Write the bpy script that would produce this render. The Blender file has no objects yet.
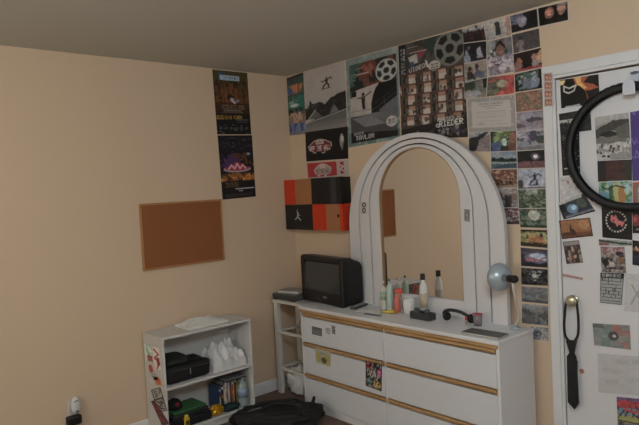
import bpy, bmesh, math, random
import numpy as np
from mathutils import Vector, Matrix
SC = bpy.context.scene
COL = SC.collection
rnd = random.Random(7)

# ------------------------------------------------------------------ camera
CAM = Vector((3.6796, -2.9912, 1.5506))
FPX = 593.47
YAW, PIT, ROL = -.8451, -.0421, -.0512
fw = Vector((math.sin(YAW)*math.cos(PIT), math.cos(YAW)*math.cos(PIT), math.sin(PIT)))
r0 = Vector((math.cos(YAW), -math.sin(YAW), 0))
u0 = r0.cross(fw)
RT = math.cos(ROL)*r0 + math.sin(ROL)*u0
UP = -math.sin(ROL)*r0 + math.cos(ROL)*u0
cd = bpy.data.cameras.new('camera'); cam = bpy.data.objects.new('camera', cd); COL.objects.link(cam)
M = Matrix((RT, UP, -fw)).transposed().to_4x4(); M.translation = CAM
cam.matrix_world = M
cd.sensor_width = 36; cd.lens = FPX/639*36; cd.clip_start = .01
SC.camera = cam

def on(ax, val, x, y):
    """point of a real plane (wall, door leaf, drawer front) seen at a place in the photo"""
    d = (x-319.5)/FPX*RT - (y-212.5)/FPX*UP + fw
    return CAM + d*((val-CAM[ax])/d[ax])

# ------------------------------------------------------------------ colours and materials
def s2l(c): return c/12.92 if c <= .04045 else ((c+.055)/1.055)**2.4
def hexlin(h):
    h = h.lstrip('#'); h = h if len(h) == 6 else ''.join(c*2 for c in h); return np.array([s2l(int(h[i:i+2], 16)/255) for i in (0, 2, 4)])
MATS = {}
def mat(name, col, rough=.6, metal=0., spec=.5, bump=0., bscale=60., var=0., vscale=8., trans=0., emis=None, alpha=None, coat=0.):
    if name in MATS: return MATS[name]
    m = bpy.data.materials.new(name); m.use_nodes = True
    nt = m.node_tree; b = nt.nodes['Principled BSDF']
    c = hexlin(col)
    b.inputs['Base Color'].default_value = (*c, 1)
    b.inputs['Roughness'].default_value = rough
    b.inputs['Metallic'].default_value = metal
    b.inputs['Specular IOR Level'].default_value = spec
    b.inputs['Coat Weight'].default_value = coat
    if trans: b.inputs['Transmission Weight'].default_value = trans
    if alpha is not None: b.inputs['Alpha'].default_value = alpha
    tc = nt.nodes.new('ShaderNodeTexCoord')
    if var:
        n = nt.nodes.new('ShaderNodeTexNoise'); n.inputs['Scale'].default_value = vscale; n.inputs['Detail'].default_value = 4
        nt.links.new(tc.outputs['Object'], n.inputs['Vector'])
        mx = nt.nodes.new('ShaderNodeMix'); mx.data_type = 'RGBA'
        mx.inputs['A'].default_value = (*(c*(1-var)), 1); mx.inputs['B'].default_value = (*np.minimum(c*(1+var), 1), 1)
        nt.links.new(n.outputs['Fac'], mx.inputs['Factor']); nt.links.new(mx.outputs['Result'], b.inputs['Base Color'])
    if bump:
        n = nt.nodes.new('ShaderNodeTexNoise'); n.inputs['Scale'].default_value = bscale; n.inputs['Detail'].default_value = 5
        nt.links.new(tc.outputs['Object'], n.inputs['Vector'])
        bp = nt.nodes.new('ShaderNodeBump'); bp.inputs['Strength'].default_value = bump; bp.inputs['Distance'].default_value = .01
        nt.links.new(n.outputs['Fac'], bp.inputs['Height']); nt.links.new(bp.outputs['Normal'], b.inputs['Normal'])
    MATS[name] = m; return m

def wood_mat(name, c1, c2, rough=.45, scale=(2, 30, 30)):
    if name in MATS: return MATS[name]
    m = bpy.data.materials.new(name); m.use_nodes = True; nt = m.node_tree; b = nt.nodes['Principled BSDF']
    tc = nt.nodes.new('ShaderNodeTexCoord'); mp = nt.nodes.new('ShaderNodeMapping'); mp.inputs['Scale'].default_value = scale
    n = nt.nodes.new('ShaderNodeTexNoise'); n.inputs['Scale'].default_value = 3; n.inputs['Detail'].default_value = 6
    cr = nt.nodes.new('ShaderNodeValToRGB'); cr.color_ramp.elements[0].position = .3; cr.color_ramp.elements[1].position = .7
    cr.color_ramp.elements[0].color = (*hexlin(c1), 1); cr.color_ramp.elements[1].color = (*hexlin(c2), 1)
    nt.links.new(tc.outputs['Object'], mp.inputs['Vector']); nt.links.new(mp.outputs['Vector'], n.inputs['Vector'])
    nt.links.new(n.outputs['Fac'], cr.inputs['Fac']); nt.links.new(cr.outputs['Color'], b.inputs['Base Color'])
    b.inputs['Roughness'].default_value = rough
    MATS[name] = m; return m

def art_mat():
    if 'printed_paper' in MATS: return MATS['printed_paper']
    m = bpy.data.materials.new('printed_paper'); m.use_nodes = True; nt = m.node_tree; b = nt.nodes['Principled BSDF']
    a = nt.nodes.new('ShaderNodeVertexColor'); a.layer_name = 'print'
    nt.links.new(a.outputs['Color'], b.inputs['Base Color']); b.inputs['Roughness'].default_value = .45
    b.inputs['Specular IOR Level'].default_value = .3
    MATS['printed_paper'] = m; return m

# ------------------------------------------------------------------ mesh helpers
def obj(name, bm, m, parent=None, smooth=False, bevel=0., loc=None, segs=2):
    if isinstance(bm, bpy.types.Mesh): me = bm
    else:
        bmesh.ops.recalc_face_normals(bm, faces=bm.faces[:])
        me = bpy.data.meshes.new(name); bm.to_mesh(me); bm.free()
    if m and not me.materials: me.materials.append(m)
    o = bpy.data.objects.new(name, me); COL.objects.link(o)
    if parent: o.parent = parent
    if loc: o.location = loc
    if smooth:
        for p in me.polygons: p.use_smooth = True
    if bevel:
        md = o.modifiers.new('bevel', 'BEVEL'); md.width = bevel; md.segments = segs; md.limit_method = 'ANGLE'
    return o
def tag(o, label, cat, group=None, kind=None):
    if label: o['label'] = label
    if cat: o['category'] = cat
    if group: o['group'] = group
    if kind: o['kind'] = kind
    return o
def empty(name, loc, rz=0.):
    o = bpy.data.objects.new(name, None); COL.objects.link(o); o.location = loc; o.rotation_euler = (0, 0, rz)
    o.empty_display_size = .05
    return o
def plabel(o, t): o['label'] = t; return o
def BM(): return bmesh.new()
def box(bm, x0, x1, y0, y1, z0, z1, mtx=None):
    r = bmesh.ops.create_cube(bm, size=1)
    for v in r['verts']:
        v.co = Vector((x0+(v.co.x+.5)*(x1-x0), y0+(v.co.y+.5)*(y1-y0), z0+(v.co.z+.5)*(z1-z0)))
        if mtx: v.co = mtx @ v.co
    return bm
def B(x0, x1, y0, y1, z0, z1, mtx=None): return box(BM(), x0, x1, y0, y1, z0, z1, mtx)
def prism(bm, pts, y0, y1, ax=1, mtx=None):
    """extrude polygon (a,b) between y0 and y1 along axis ax"""
    def V(p, h):
        c = {0: (h, p[0], p[1]), 1: (p[0], h, p[1]), 2: (p[0], p[1], h)}[ax]
        v = Vector(c); return mtx @ v if mtx else v
    a = [bm.verts.new(V(p, y0)) for p in pts]; b = [bm.verts.new(V(p, y1)) for p in pts]
    bm.faces.new(a); bm.faces.new(b[::-1]); n = len(pts)
    for i in range(n): bm.faces.new((a[i], b[i], b[(i+1) % n], a[(i+1) % n]))
    return bm
def strip(bm, inner, outer, y0, y1):
    """solid band between two open polylines with the same count, in the xz plane"""
    rows = []
    for (a, b) in zip(inner, outer):
        rows.append([bm.verts.new((a[0], y0, a[1])), bm.verts.new((b[0], y0, b[1])), bm.verts.new((b[0], y1, b[1])), bm.verts.new((a[0], y1, a[1]))])
    for i in range(len(rows)-1):
        for k in range(4): bm.faces.new((rows[i][k], rows[i][(k+1) % 4], rows[i+1][(k+1) % 4], rows[i+1][k]))
    bm.faces.new(rows[0]); bm.faces.new(rows[-1][::-1])
    return bm
def lathe(bm, prof, seg=24, mtx=None, closed=False):
    """revolve (r,z) profile around z"""
    rings = []
    for (r, z) in prof:
        if r < 1e-6:
            v = Vector((0, 0, z)); rings.append([bm.verts.new(mtx @ v if mtx else v)]); continue
        ring = []
        for i in range(seg):
            a = 2*math.pi*i/seg; v = Vector((r*math.cos(a), r*math.sin(a), z)); ring.append(bm.verts.new(mtx @ v if mtx else v))
        rings.append(ring)
    pairs = list(zip(rings[:-1], rings[1:]))
    if closed: pairs.append((rings[-1], rings[0]))
    for A, Bq in pairs:
        if len(A) == 1 and len(Bq) == 1: continue
        for i in range(seg):
            j = (i+1) % seg
            if len(A) == 1: bm.faces.new((A[0], Bq[j], Bq[i]))
            elif len(Bq) == 1: bm.faces.new((A[i], A[j], Bq[0]))
            else: bm.faces.new((A[i], A[j], Bq[j], Bq[i]))
    return bm
def tube(bm, pts, rad, seg=8, closed=False):
    pts = [Vector(p) for p in pts]; n = len(pts)
    if not hasattr(rad, '__len__'): rad = [rad]*n
    rings = []; prev = None
    for i, p in enumerate(pts):
        if closed: t = pts[(i+1) % n]-pts[i-1]
        else: t = pts[min(i+1, n-1)]-pts[max(i-1, 0)]
        t.normalize()
        if prev is None:
            a = Vector((0, 0, 1)) if abs(t.z) < .9 else Vector((1, 0, 0)); s = t.cross(a).normalized()
        else: s = (prev-t*prev.dot(t)).normalized()
        prev = s; q = t.cross(s)
        rings.append([bm.verts.new(p+rad[i]*(math.cos(2*math.pi*k/seg)*s+math.sin(2*math.pi*k/seg)*q)) for k in range(seg)])
    for i in range(n if closed else n-1):
        A, Bq = rings[i], rings[(i+1) % n]
        for k in range(seg): bm.faces.new((A[k], A[(k+1) % seg], Bq[(k+1) % seg], Bq[k]))
    if not closed: bm.faces.new(rings[0][::-1]); bm.faces.new(rings[-1])
    return bm
def spline(pts, n=8):
    out = []; P = [Vector(p) for p in pts]
    for i in range(len(P)-1):
        a, b, c, d = P[max(i-1, 0)], P[i], P[i+1], P[min(i+2, len(P)-1)]
        for k in range(n):
            t = k/n; out.append(.5*((2*b)+(c-a)*t+(2*a-5*b+4*c-d)*t*t+(3*b-a-3*c+d)*t**3))
    out.append(P[-1]); return out
def vnoise(p, seed=0, sc=1.):
    from mathutils import noise
    return noise.noise(Vector(p)*sc+Vector((seed*13.1, seed*7.7, seed*3.3)))
def blob(cx, cy, cz, rx, ry, rz, amp=.1, sc=8, seed=1, flat=0., power=1., sub=4, mtx=None, zmin=None):
    """lumpy soft body (bag, cloth heap) with a flattened underside"""
    bm = BM(); bmesh.ops.create_icosphere(bm, subdivisions=sub, radius=1)
    for v in bm.verts:
        d = v.co.normalized()
        q = Vector([math.copysign(abs(c)**power, c) for c in d])
        k = 1+amp*vnoise(d, seed, sc/4)+amp*.5*vnoise(d, seed+5, sc/2)
        p = Vector((q.x*rx*k, q.y*ry*k, q.z*rz*k))
        if mtx: p = mtx @ p
        p += Vector((cx, cy, cz))
        if zmin is not None and p.z < zmin: p.z = zmin+(.0005 if d.z > -.3 else 0)
        v.co = p
    return bm
def Rz(a): return Matrix.Rotation(a, 4, 'Z')

# ------------------------------------------------------------------ printed art (colour painted into the print of each sheet)
FONT = {'A': '7E1111117E', 'B': '7F49494936', 'C': '3E41414122', 'D': '7F4141221C', 'E': '7F49494941', 'F': '7F09090901', 'G': '3E4149497A',
        'H': '7F0808087F', 'I': '00417F4100', 'K': '7F08142241', 'L': '7F40404040', 'M': '7F020C027F', 'N': '7F0408107F', 'O': '3E4141413E',
        'P': '7F09090906', 'R': '7F09192946', 'S': '4649494931', 'T': '01017F0101', 'U': '3F4040403F', 'V': '1F2040201F', 'W': '3F4038403F',
        'Y': '0708700807', ' ': '0000000000'}
LIT = .47    # how bright a white sheet stands in the photo: turns seen colours into paint colours
class Art:
    def __init__(s, w, h, bg='#888888', seed=1):
        s.w, s.h = w, h; s.a = np.zeros((h, w, 3)); s.a[:] = hexlin(bg)
        s.Y, s.X = np.mgrid[0:h, 0:w]; s.X = (s.X+.5)/w; s.Y = (s.Y+.5)/h
        s.rng = np.random.RandomState(seed)
    def put(s, m, c): s.a[m] = hexlin(c); return s
    def rect(s, x0, y0, x1, y1, c): return s.put((s.X >= x0) & (s.X <= x1) & (s.Y >= y0) & (s.Y <= y1), c)
    def ell(s, x, y, rx, ry, c, inner=0):
        d = ((s.X-x)/rx)**2+((s.Y-y)/ry)**2
        return s.put((d <= 1) & (d >= inner**2), c)
    def poly(s, pts, c):
        m = np.zeros((s.h, s.w), bool); n = len(pts)
        for i in range(n):
            (xa, ya), (xb, yb) = pts[i], pts[(i+1) % n]
            if ya == yb: continue
            k = (s.Y > min(ya, yb)) & (s.Y <= max(ya, yb)) & (s.X < xa+(s.Y-ya)*(xb-xa)/(yb-ya)); m ^= k
        return s.put(m, c)
    def line(s, x0, y0, x1, y1, wd, c):
        asp = s.h/s.w; dx, dy = x1-x0, (y1-y0)*asp; L = dx*dx+dy*dy+1e-9
        t = np.clip(((s.X-x0)*dx+(s.Y-y0)*asp*dy)/L, 0, 1)
        d = np.hypot(s.X-x0-t*dx, (s.Y-y0)*asp-t*dy)
        return s.put(d < wd, c)
    def pl(s, pts, wd, c):
        for a, b in zip(pts[:-1], pts[1:]): s.line(*a, *b, wd, c)
        return s
    def smooth(s, n):
        g = s.rng.rand(n+2, n+2); X = np.clip(s.X, 0, 1)*n; Y = np.clip(s.Y, 0, 1)*n; i = X.astype(int); j = Y.astype(int); fx = X-i; fy = Y-j
        return (g[j, i]*(1-fx)+g[j, i+1]*fx)*(1-fy)+(g[j+1, i]*(1-fx)+g[j+1, i+1]*fx)*fy
    def cloud(s, n, c, thr=.55, y0=0, y1=1, x0=0, x1=1):
        k = s.smooth(int(1.4*n)+1)+.7*s.smooth(3*n+1)+.5*s.smooth(6*n+1); k = (k-k.mean())/(k.std()+1e-6)*.2+.5
        return s.put((k > thr) & (s.Y >= y0) & (s.Y <= y1) & (s.X >= x0) & (s.X <= x1), c)
    def grad(s, y0, y1, c0, c1, x0=0, x1=1):
        m = (s.Y >= y0) & (s.Y <= y1) & (s.X >= x0) & (s.X <= x1); t = np.clip((s.Y-y0)/(y1-y0), 0, 1)[..., None]
        s.a[m] = (hexlin(c0)*(1-t)+hexlin(c1)*t)[m]; return s
    def soft(s, n=1):
        for _ in range(n):
            p = np.pad(s.a, ((1, 1), (1, 1), (0, 0)), 'edge'); h, w = s.h, s.w
            s.a = (4*p[1:-1, 1:-1]+2*(p[:-2, 1:-1]+p[2:, 1:-1]+p[1:-1, :-2]+p[1:-1, 2:])+p[:-2, :-2]+p[2:, 2:]+p[:-2, 2:]+p[2:, :-2])/16
        return s
    def warp(s, k):
        s.X = s.X+k*(s.smooth(7)-.5)*2+k*.7*(s.smooth(16)-.5)*2; s.Y = s.Y+k*(s.smooth(7)-.5)*2+k*.7*(s.smooth(15)-.5)*2; return s
    def unwarp(s):
        s.Y, s.X = np.mgrid[0:s.h, 0:s.w]; s.X = (s.X+.5)/s.w; s.Y = (s.Y+.5)/s.h; return s
    def mottle(s, k=.5, sat=.8):
        f = .05+.35*s.smooth(5)+.55*s.smooth(12)+.6*s.smooth(25)
        s.a *= (1-k+k*f*1.35)[..., None]; g = s.a.mean(2, keepdims=True); s.a = g+(s.a-g)*sat
        t = s.smooth(6)[..., None]-.5; s.a *= 1+k*.35*t*np.array([1, -.1, -.9]); return s
    def grain(s, k=.25):
        s.a *= 1+k*(s.rng.rand(s.h, s.w, 1)-.5)*2; return s
    def dots(s, n, cols, r, x0=0, y0=0, x1=1, y1=1, ry=None):
        for i in range(n):
            s.ell(x0+s.rng.rand()*(x1-x0), y0+s.rng.rand()*(y1-y0), r*(.5+s.rng.rand()), (ry or r)*(.5+s.rng.rand()), cols[i % len(cols)])
        return s
    def text(s, t, x, y, w, h, c, sl=0.):
        n = len(t)*6-1; u = (s.X-x)/w*n; v = (s.Y-y-sl*(s.X-x))/h*7
        m = np.zeros((s.h, s.w), bool)
        for k, ch in enumerate(t):
            bits = FONT.get(ch) or ''.join('%02X' % [(0x7F, 0x3E, 0x41)[s.rng.randint(3)], 0x49, 0x08, 0x55, 0x63][(q*2+s.rng.randint(5)) % 5] for q in range(5))
            for q in range(5):
                col = int(bits[q*2:q*2+2], 16)
                for rr in range(7):
                    if col >> rr & 1: m |= (u >= k*6+q) & (u < k*6+q+1.05) & (v >= rr) & (v < rr+1.05)
        return s.put(m, c)
    def border(s, t, c):
        ty = t*s.w/s.h
        return s.put((s.X < t) | (s.X > 1-t) | (s.Y < ty) | (s.Y > 1-ty), c)
    def person(s, x, y, k, skin='#8a6a5a', hair='#141010', top='#4a4a58'):
        asp = s.w/s.h
        s.poly([(x-.16*k, y+.75*k*asp), (x-.13*k, y+.2*k*asp), (x, y+.12*k*asp), (x+.13*k, y+.2*k*asp), (x+.17*k, y+.75*k*asp)], top)
        s.ell(x, y-.02*k*asp, .085*k, .11*k*asp, hair); s.ell(x+.01*k, y+.02*k*asp, .065*k, .09*k*asp, skin)
        return s

def sheet_mesh(name, P, art, n, thick, edge='#b8b4b0', lit=None):
    """thin sheet whose four corners P = TL,TR,BR,BL; n = outward normal; print held in a colour attribute"""
    lit = lit or LIT
    w, h = art.w, art.h
    P = [Vector(p) for p in P]
    S, T = np.meshgrid(np.linspace(0, 1, w), np.linspace(0, 1, h))
    a = [np.array(p) for p in P]
    co = (a[0][None, None]*((1-S)*(1-T))[..., None]+a[1]*(S*(1-T))[..., None]+a[2]*(S*T)[..., None]+a[3]*((1-S)*T)[..., None]).reshape(-1, 3)
    nn = np.array(n)
    front = co+nn*thick; N = w*h
    bidx = list(range(w))+[i*w+w-1 for i in range(1, h)]+[(h-1)*w+i for i in range(w-2, -1, -1)]+[i*w for i in range(h-2, 0, -1)]
    rim = front[bidx]; back = co[bidx]; nb = len(bidx)
    verts = np.vstack([front, rim, back])
    i, j = np.meshgrid(np.arange(w-1), np.arange(h-1)); b = (j*w+i).ravel()
    F = np.stack([b, b+w, b+w+1, b+1], 1)
    flip = (Vector(P[3])-Vector(P[0])).cross(Vector(P[1])-Vector(P[0])).dot(Vector(n)) < 0
    if flip: F = F[:, ::-1]
    k = np.arange(nb); k2 = (k+1) % nb
    R = np.stack([N+k, N+k2, N+nb+k2, N+nb+k], 1)
    if flip: R = R[:, ::-1]
    Q = np.vstack([F, R])
    me = bpy.data.meshes.new(name)
    me.vertices.add(len(verts)); me.vertices.foreach_set('co', verts.astype('f').ravel())
    nl = len(Q)*4+nb; me.loops.add(nl); back_face = (N+nb+np.arange(nb))
    if not flip: back_face = back_face[::-1]
    me.loops.foreach_set('vertex_index', np.concatenate([Q.ravel(), back_face]).astype('i'))
    me.polygons.add(len(Q)+1)
    me.polygons.foreach_set('loop_start', np.concatenate([np.arange(len(Q))*4, [len(Q)*4]]).astype('i'))
    me.update(calc_edges=True)
    colr = np.ones((len(verts), 4)); c_ = art.a.reshape(-1, 3); g_ = c_.mean(1, keepdims=True); colr[:N, :3] = np.clip((g_+(c_-g_)*.84)*.87/lit, .004, .9); colr[N:, :3] = np.clip(hexlin(edge)/lit, 0, .85)
    at = me.color_attributes.new('print', 'FLOAT_COLOR', 'POINT'); at.data.foreach_set('color', colr.astype('f').ravel())
    me.materials.append(art_mat()); me.validate()
    return me
LAYER = {'n': 0}
def sheet(name, px, art, label, cat, group=None, plane='back', base=.0006, thick=.0006, parent=None, edge='#b8b4b0', lit=None, layer=True):
    """px: four photo corners TL,TR,BR,BL on a real plane"""
    ax, val, n = {'back': (1, 0, (0, -1, 0)), 'door': (1, -.012, (0, -1, 0)), 'left': (0, 0, (1, 0, 0)), 'casing': (1, -.020, (0, -1, 0)),
                  'drawer': (1, -.374, (0, -1, 0)), 'shelfside': (1, -1.335, (0, -1, 0)), 'mirror': (1, -.072, (0, -1, 0)),
                  'box': (1, -.095, (0, -1, 0)), 'boxside': (0, .66, (1, 0, 0))}[plane]
    if layer: LAYER['n'] += 1; base = base+.00006*LAYER['n']
    P = [on(ax, val, *q) for q in px]
    for p in P:
        if p.z > 2.436: p.z = 2.436
        p += Vector(n)*base
    o0 = (P[0]+P[1]+P[2]+P[3])/4
    me = sheet_mesh(name, [p-o0 for p in P], art, n, thick, edge, lit)
    o = obj(name, me, None, parent, loc=o0)
    if cat: tag(o, label, cat, group)
    elif label: o['label'] = label
    return o
def dims(px, k=2.0):
    w = math.hypot(px[1][0]-px[0][0], px[1][1]-px[0][1]); h = math.hypot(px[3][0]-px[0][0], px[3][1]-px[0][1])
    return max(6, int(w*k)), max(6, int(h*k))
# ------------------------------------------------------------------ the room
wall_m = mat('beige_wall_paint', '#d5bda4', .75, spec=.25, bump=.06, bscale=180)
ceil_m = mat('ceiling_paint', '#c2bfb8', .9, spec=.1, bump=.15, bscale=160)
trim_m = mat('white_trim_paint', '#dcdbdd', .4, spec=.4)
door_m = mat('white_door_paint', '#d9d7da', .45, spec=.35)
carpet_m = mat('brown_carpet', '#7f6b60', .95, spec=.05, bump=.6, bscale=400, var=.25, vscale=120)
RX, RY = 4.5, -4.1
def struct(name, bm, m, bevel=0.): o = obj(name, bm, m, bevel=bevel); o['kind'] = 'structure'; return o
struct('floor', B(-.1, RX+.1, RY-.1, .1, -.1, 0), carpet_m)
struct('ceiling', B(-.1, RX+.1, RY-.1, .1, 2.44, 2.54), ceil_m)
struct('wall_left', B(-.1, 0, RY, .1, 0, 2.44), wall_m)
struct('wall_right', B(RX, RX+.1, RY, .1, 0, 2.44), wall_m)
struct('wall_front', B(-.1, RX+.1, RY-.1, RY, 0, 2.44), wall_m)
DX0, DX1, DZ = 2.205, 2.985, 2.043      # door leaf
bm = B(0, DX0-.01, 0, .1, 0, 2.44); box(bm, DX0-.01, DX1+.01, 0, .1, DZ+.008, 2.44); box(bm, DX1+.01, RX, 0, .1, 0, 2.44)
box(bm, DX0-.01, DX1+.01, .06, .1, 0, DZ+.008)
struct('wall_back', bm, wall_m)
# baseboards with a moulded top
def bb(prof_ax, L0, L1, name):
    pts = [(0, 0), (.014, 0), (.014, .062), (.010, .072), (.010, .08), (.005, .088), (0, .088)]
    if prof_ax == 'left': struct(name, prism(BM(), [(p[0], p[1]) for p in pts], L0, L1, 1), trim_m)
    else: struct(name, prism(BM(), [(-p[0], p[1]) for p in pts], L0, L1, 0), trim_m)
bb('left', RY, -.014, 'baseboard_left'); bb('back', 0, 2.128, 'baseboard_back'); bb('back', 3.062, RX, 'baseboard_back.001')
# door casing: stepped moulding
bm = BM()
for (a, b, t) in ((0, .070, .012), (.016, .064, .020)):
    x0, x1 = DX0-.006-b, DX0-.006-a
    box(bm, x0, x1, -t, 0, 0, DZ+.006+a)
    box(bm, DX1+.006+a, DX1+.006+b, -t, 0, 0, DZ+.006+a)
    box(bm, x0, DX1+.006+b, -t, 0, DZ+.006+a, DZ+.006+b)
struct('trim_1', bm, trim_m, .003)
dr = struct('door_1', B(DX0, DX1, -.012, .025, .008, DZ-.004), door_m, .002)
# knob on the left stile of the door
kx, kz = on(1, -.05, 571, 301)[0], on(1, -.05, 571, 301)[2]
brass = mat('aged_brass', '#cfc8b0', .3, metal=.8)
KM = Matrix.Translation((kx, -.0121, kz)) @ Matrix.Rotation(math.pi/2, 4, 'X')
kb = lathe(BM(), [(0, 0), (.025, 0), (.025, .003), (.020, .006), (.012, .008), (.011, .018), (.018, .023), (.027, .032), (.0285, .040), (.025, .049), (.014, .054), (0, .055)], 28, KM)
obj('door_knob', kb, brass, dr, smooth=True)

# ------------------------------------------------------------------ dresser
white_l = mat('white_laminate', '#dddcdf', .35, spec=.45)
white_d = mat('white_drawer_face', '#d7d8de', .38, spec=.45)
oak = wood_mat('honey_oak', '#a37c50', '#c8a277')
XL, XR, YF, YB, HD = .473, 2.04, -.374, -.032, .73
D = empty('dresser', ((XL+XR)/2, (YF+YB)/2, 0)); tag(D, 'long white six-drawer dresser with honey wood drawer pulls under the arched mirror', 'dresser')
def dp(name, bm, m, par=D, bev=.002, **k):
    off = D.location; bmesh.ops.translate(bm, verts=bm.verts, vec=-off); return obj(name, bm, m, par, bevel=bev, **k)
dp('top', B(XL-.006, XR+.006, YF-.014, YB, .708, HD), white_l, bev=.004)
dp('trim_strip', B(XL+.004, XR-.004, YF-.009, YF+.01, .688, .7075), oak)
dp('side_panel', B(XL, XL+.018, YF, YB, 0, .7078), white_l)
dp('side_panel', B(XR-.018, XR, YF, YB, 0, .7078), white_l)
xm = (XL+XR)/2
dp('divider', B(xm-.008, xm+.008, YF+.004, YB-.01, .056, .688), white_l)
dp('back_panel', B(XL+.0185, XR-.0185, YB-.006, YB-.001, .01, .7), white_l)
dp('plinth', B(XL+.0185, XR-.0185, YF+.012, YF+.03, 0, .052), white_l)
rails = [.688, .477, .256, .054]
DRAWERS = []
for c in range(2):
    x0, x1 = (XL+.0195, xm-.009) if c == 0 else (xm+.009, XR-.0195)
    for r in range(3):
        zt, zb = rails[r]-.004, rails[r+1]+.003
        bm = B(x0, x1, YF, YF+.018, zb, zt-.030); box(bm, x0+.02, x1-.02, YF+.018, YB-.03, zb+.02, zt-.04)
        d = dp('drawer', bm, white_d)
        g = BM(); prism(g, [(YF-.010, zt), (YF+.016, zt), (YF+.016, zt-.026), (YF+.008, zt-.026), (YF+.002, zt-.015), (YF-.010, zt-.013)], x0, x1, 0)
        h = dp('handle', g, oak, par=d, bev=.0015); plabel(h, 'honey wood pull strip')
        DRAWERS.append(d)

# ------------------------------------------------------------------ arched mirror
MX, MY0, MY1, ZB = 1.305, -.072, -.036, .7305
def arch(hw, ctop, zb, n=40):
    """half width, z of arch centre; returns left-bottom -> arch -> right-bottom"""
    p = [(MX-hw, zb+(ctop-zb)*i/6) for i in range(6)]
    p += [(MX-hw*math.cos(math.pi*i/n), ctop+hw*math.sin(math.pi*i/n)) for i in range(n+1)]
    p += [(MX+hw, ctop-(ctop-zb)*i/6) for i in range(1, 7)]
    return p
MR = empty('arched_mirror', (MX, -.05, ZB)); tag(MR, 'tall arched mirror in a wide white banded frame standing on the dresser', 'mirror')
def mp(name, bm, m, bev=.0, par=MR, **k):
    bmesh.ops.translate(bm, verts=bm.verts, vec=-MR.location); return obj(name, bm, m, par, bevel=bev, **k)
frame_m = mat('white_mirror_frame', '#d6d3d5', .5, spec=.35)
curves = [(.608, 1.252), (.508, 1.318), (.408, 1.384), (.322, 1.448)]
gap = .0048
for k in range(3):
    (h0, c0), (h1, c1) = curves[k], curves[k+1]
    bm = strip(BM(), arch(h1+gap*(k < 2), c1, ZB), arch(h0-gap*(k > 0), c0, ZB), MY0+.002*k, MY1-.004)
    b = mp('frame_band', bm, frame_m, .0015)
mp('backing_board', prism(BM(), arch(.600, 1.252, ZB), MY1-.0038, MY1, 1), mat('brown_hardboard', '#6b5140', .8))
mp('glass', prism(BM(), arch(.3205, 1.448, .835)[:], MY1-.014, MY1-.0042, 1), mat('mirror_glass', '#e6e6e6', .01, metal=1.))
# raw board edge seen inside the opening and bottom rail
bm = strip(BM(), arch(.3165, 1.446, .83), arch(.3215, 1.448, .83), MY0+.010, MY1-.0145); mp('inner_lining', bm, mat('raw_particle_board', '#9c7c5a', .8))
mp('bottom_rail', B(MX-.3205, MX+.3205, MY0+.004, MY1-.004, ZB, .834), frame_m, .0015)

# ------------------------------------------------------------------ television
tv_m = mat('black_tv_plastic', '#17171a', .38, spec=.4, bump=.05, bscale=500)
scr_m = mat('dark_tv_glass', '#3a3c3f', .12, spec=.6)
a = Vector((.815, -.278, 0)); bq = Vector((.300, -.207, 0)); wv = (bq-a); TW = wv.length; TA = math.atan2(-wv.y, -wv.x)
TV = empty('television', ((a.x+bq.x)/2, (a.y+bq.y)/2, HD+.0005), TA); tag(TV, 'black box-shaped tube television with a dark screen on the dresser', 'television')
hw = TW/2; TH = .335
def rrect(w0, w1, z0, z1, r, n=5):
    o = []
    for (cx, cz, a0) in ((w1-r, z1-r, 0), (w0+r, z1-r, 90), (w0+r, z0+r, 180), (w1-r, z0+r, 270)):
        for i in range(n+1):
            t = math.radians(a0+90*i/n); o.append((cx+r*math.cos(t), cz+r*math.sin(t)))
    return o
def loft(bm, secs, caps=True):
    R = [[bm.verts.new(p) for p in s] for s in secs]; n = len(R[0])
    for A, Q in zip(R[:-1], R[1:]):
        for i in range(n): bm.faces.new((A[i], A[(i+1) % n], Q[(i+1) % n], Q[i]))
    if caps: bm.faces.new(R[0][::-1]); bm.faces.new(R[-1])
    return bm
def sec(y, x0, x1, z0, z1, r): return [(p[0], y, p[1]) for p in rrect(x0, x1, z0, z1, r)]
# body: front collar and the tapering rear housing
obj('body', loft(BM(), [sec(.040, -hw, hw, .004, TH, .022), sec(.09, -hw+.004, hw-.004, .004, TH-.004, .022), sec(.12, -hw+.02, hw-.006, .006, TH-.018, .025), sec(.170, -hw+.08, hw-.010, .012, TH-.035, .03), sec(.186, -hw+.12, hw-.016, .016, TH-.05, .03)]), tv_m, TV, bevel=.002)
bm = BM(); s0 = sec(.0395, -hw, hw, 0, TH, .024); s1 = sec(.008, -hw, hw, 0, TH, .024); s2 = sec(0, -hw+.006, hw-.006, .006, TH-.006, .02)
s3 = sec(.004, -hw+.038, hw-.038, .072, TH-.034, .03); s4 = sec(.016, -hw+.05, hw-.05, .084, TH-.046, .026)
obj('front_bezel', loft(bm, [s0, s1, s2, s3, s4]), tv_m, TV)
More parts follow.
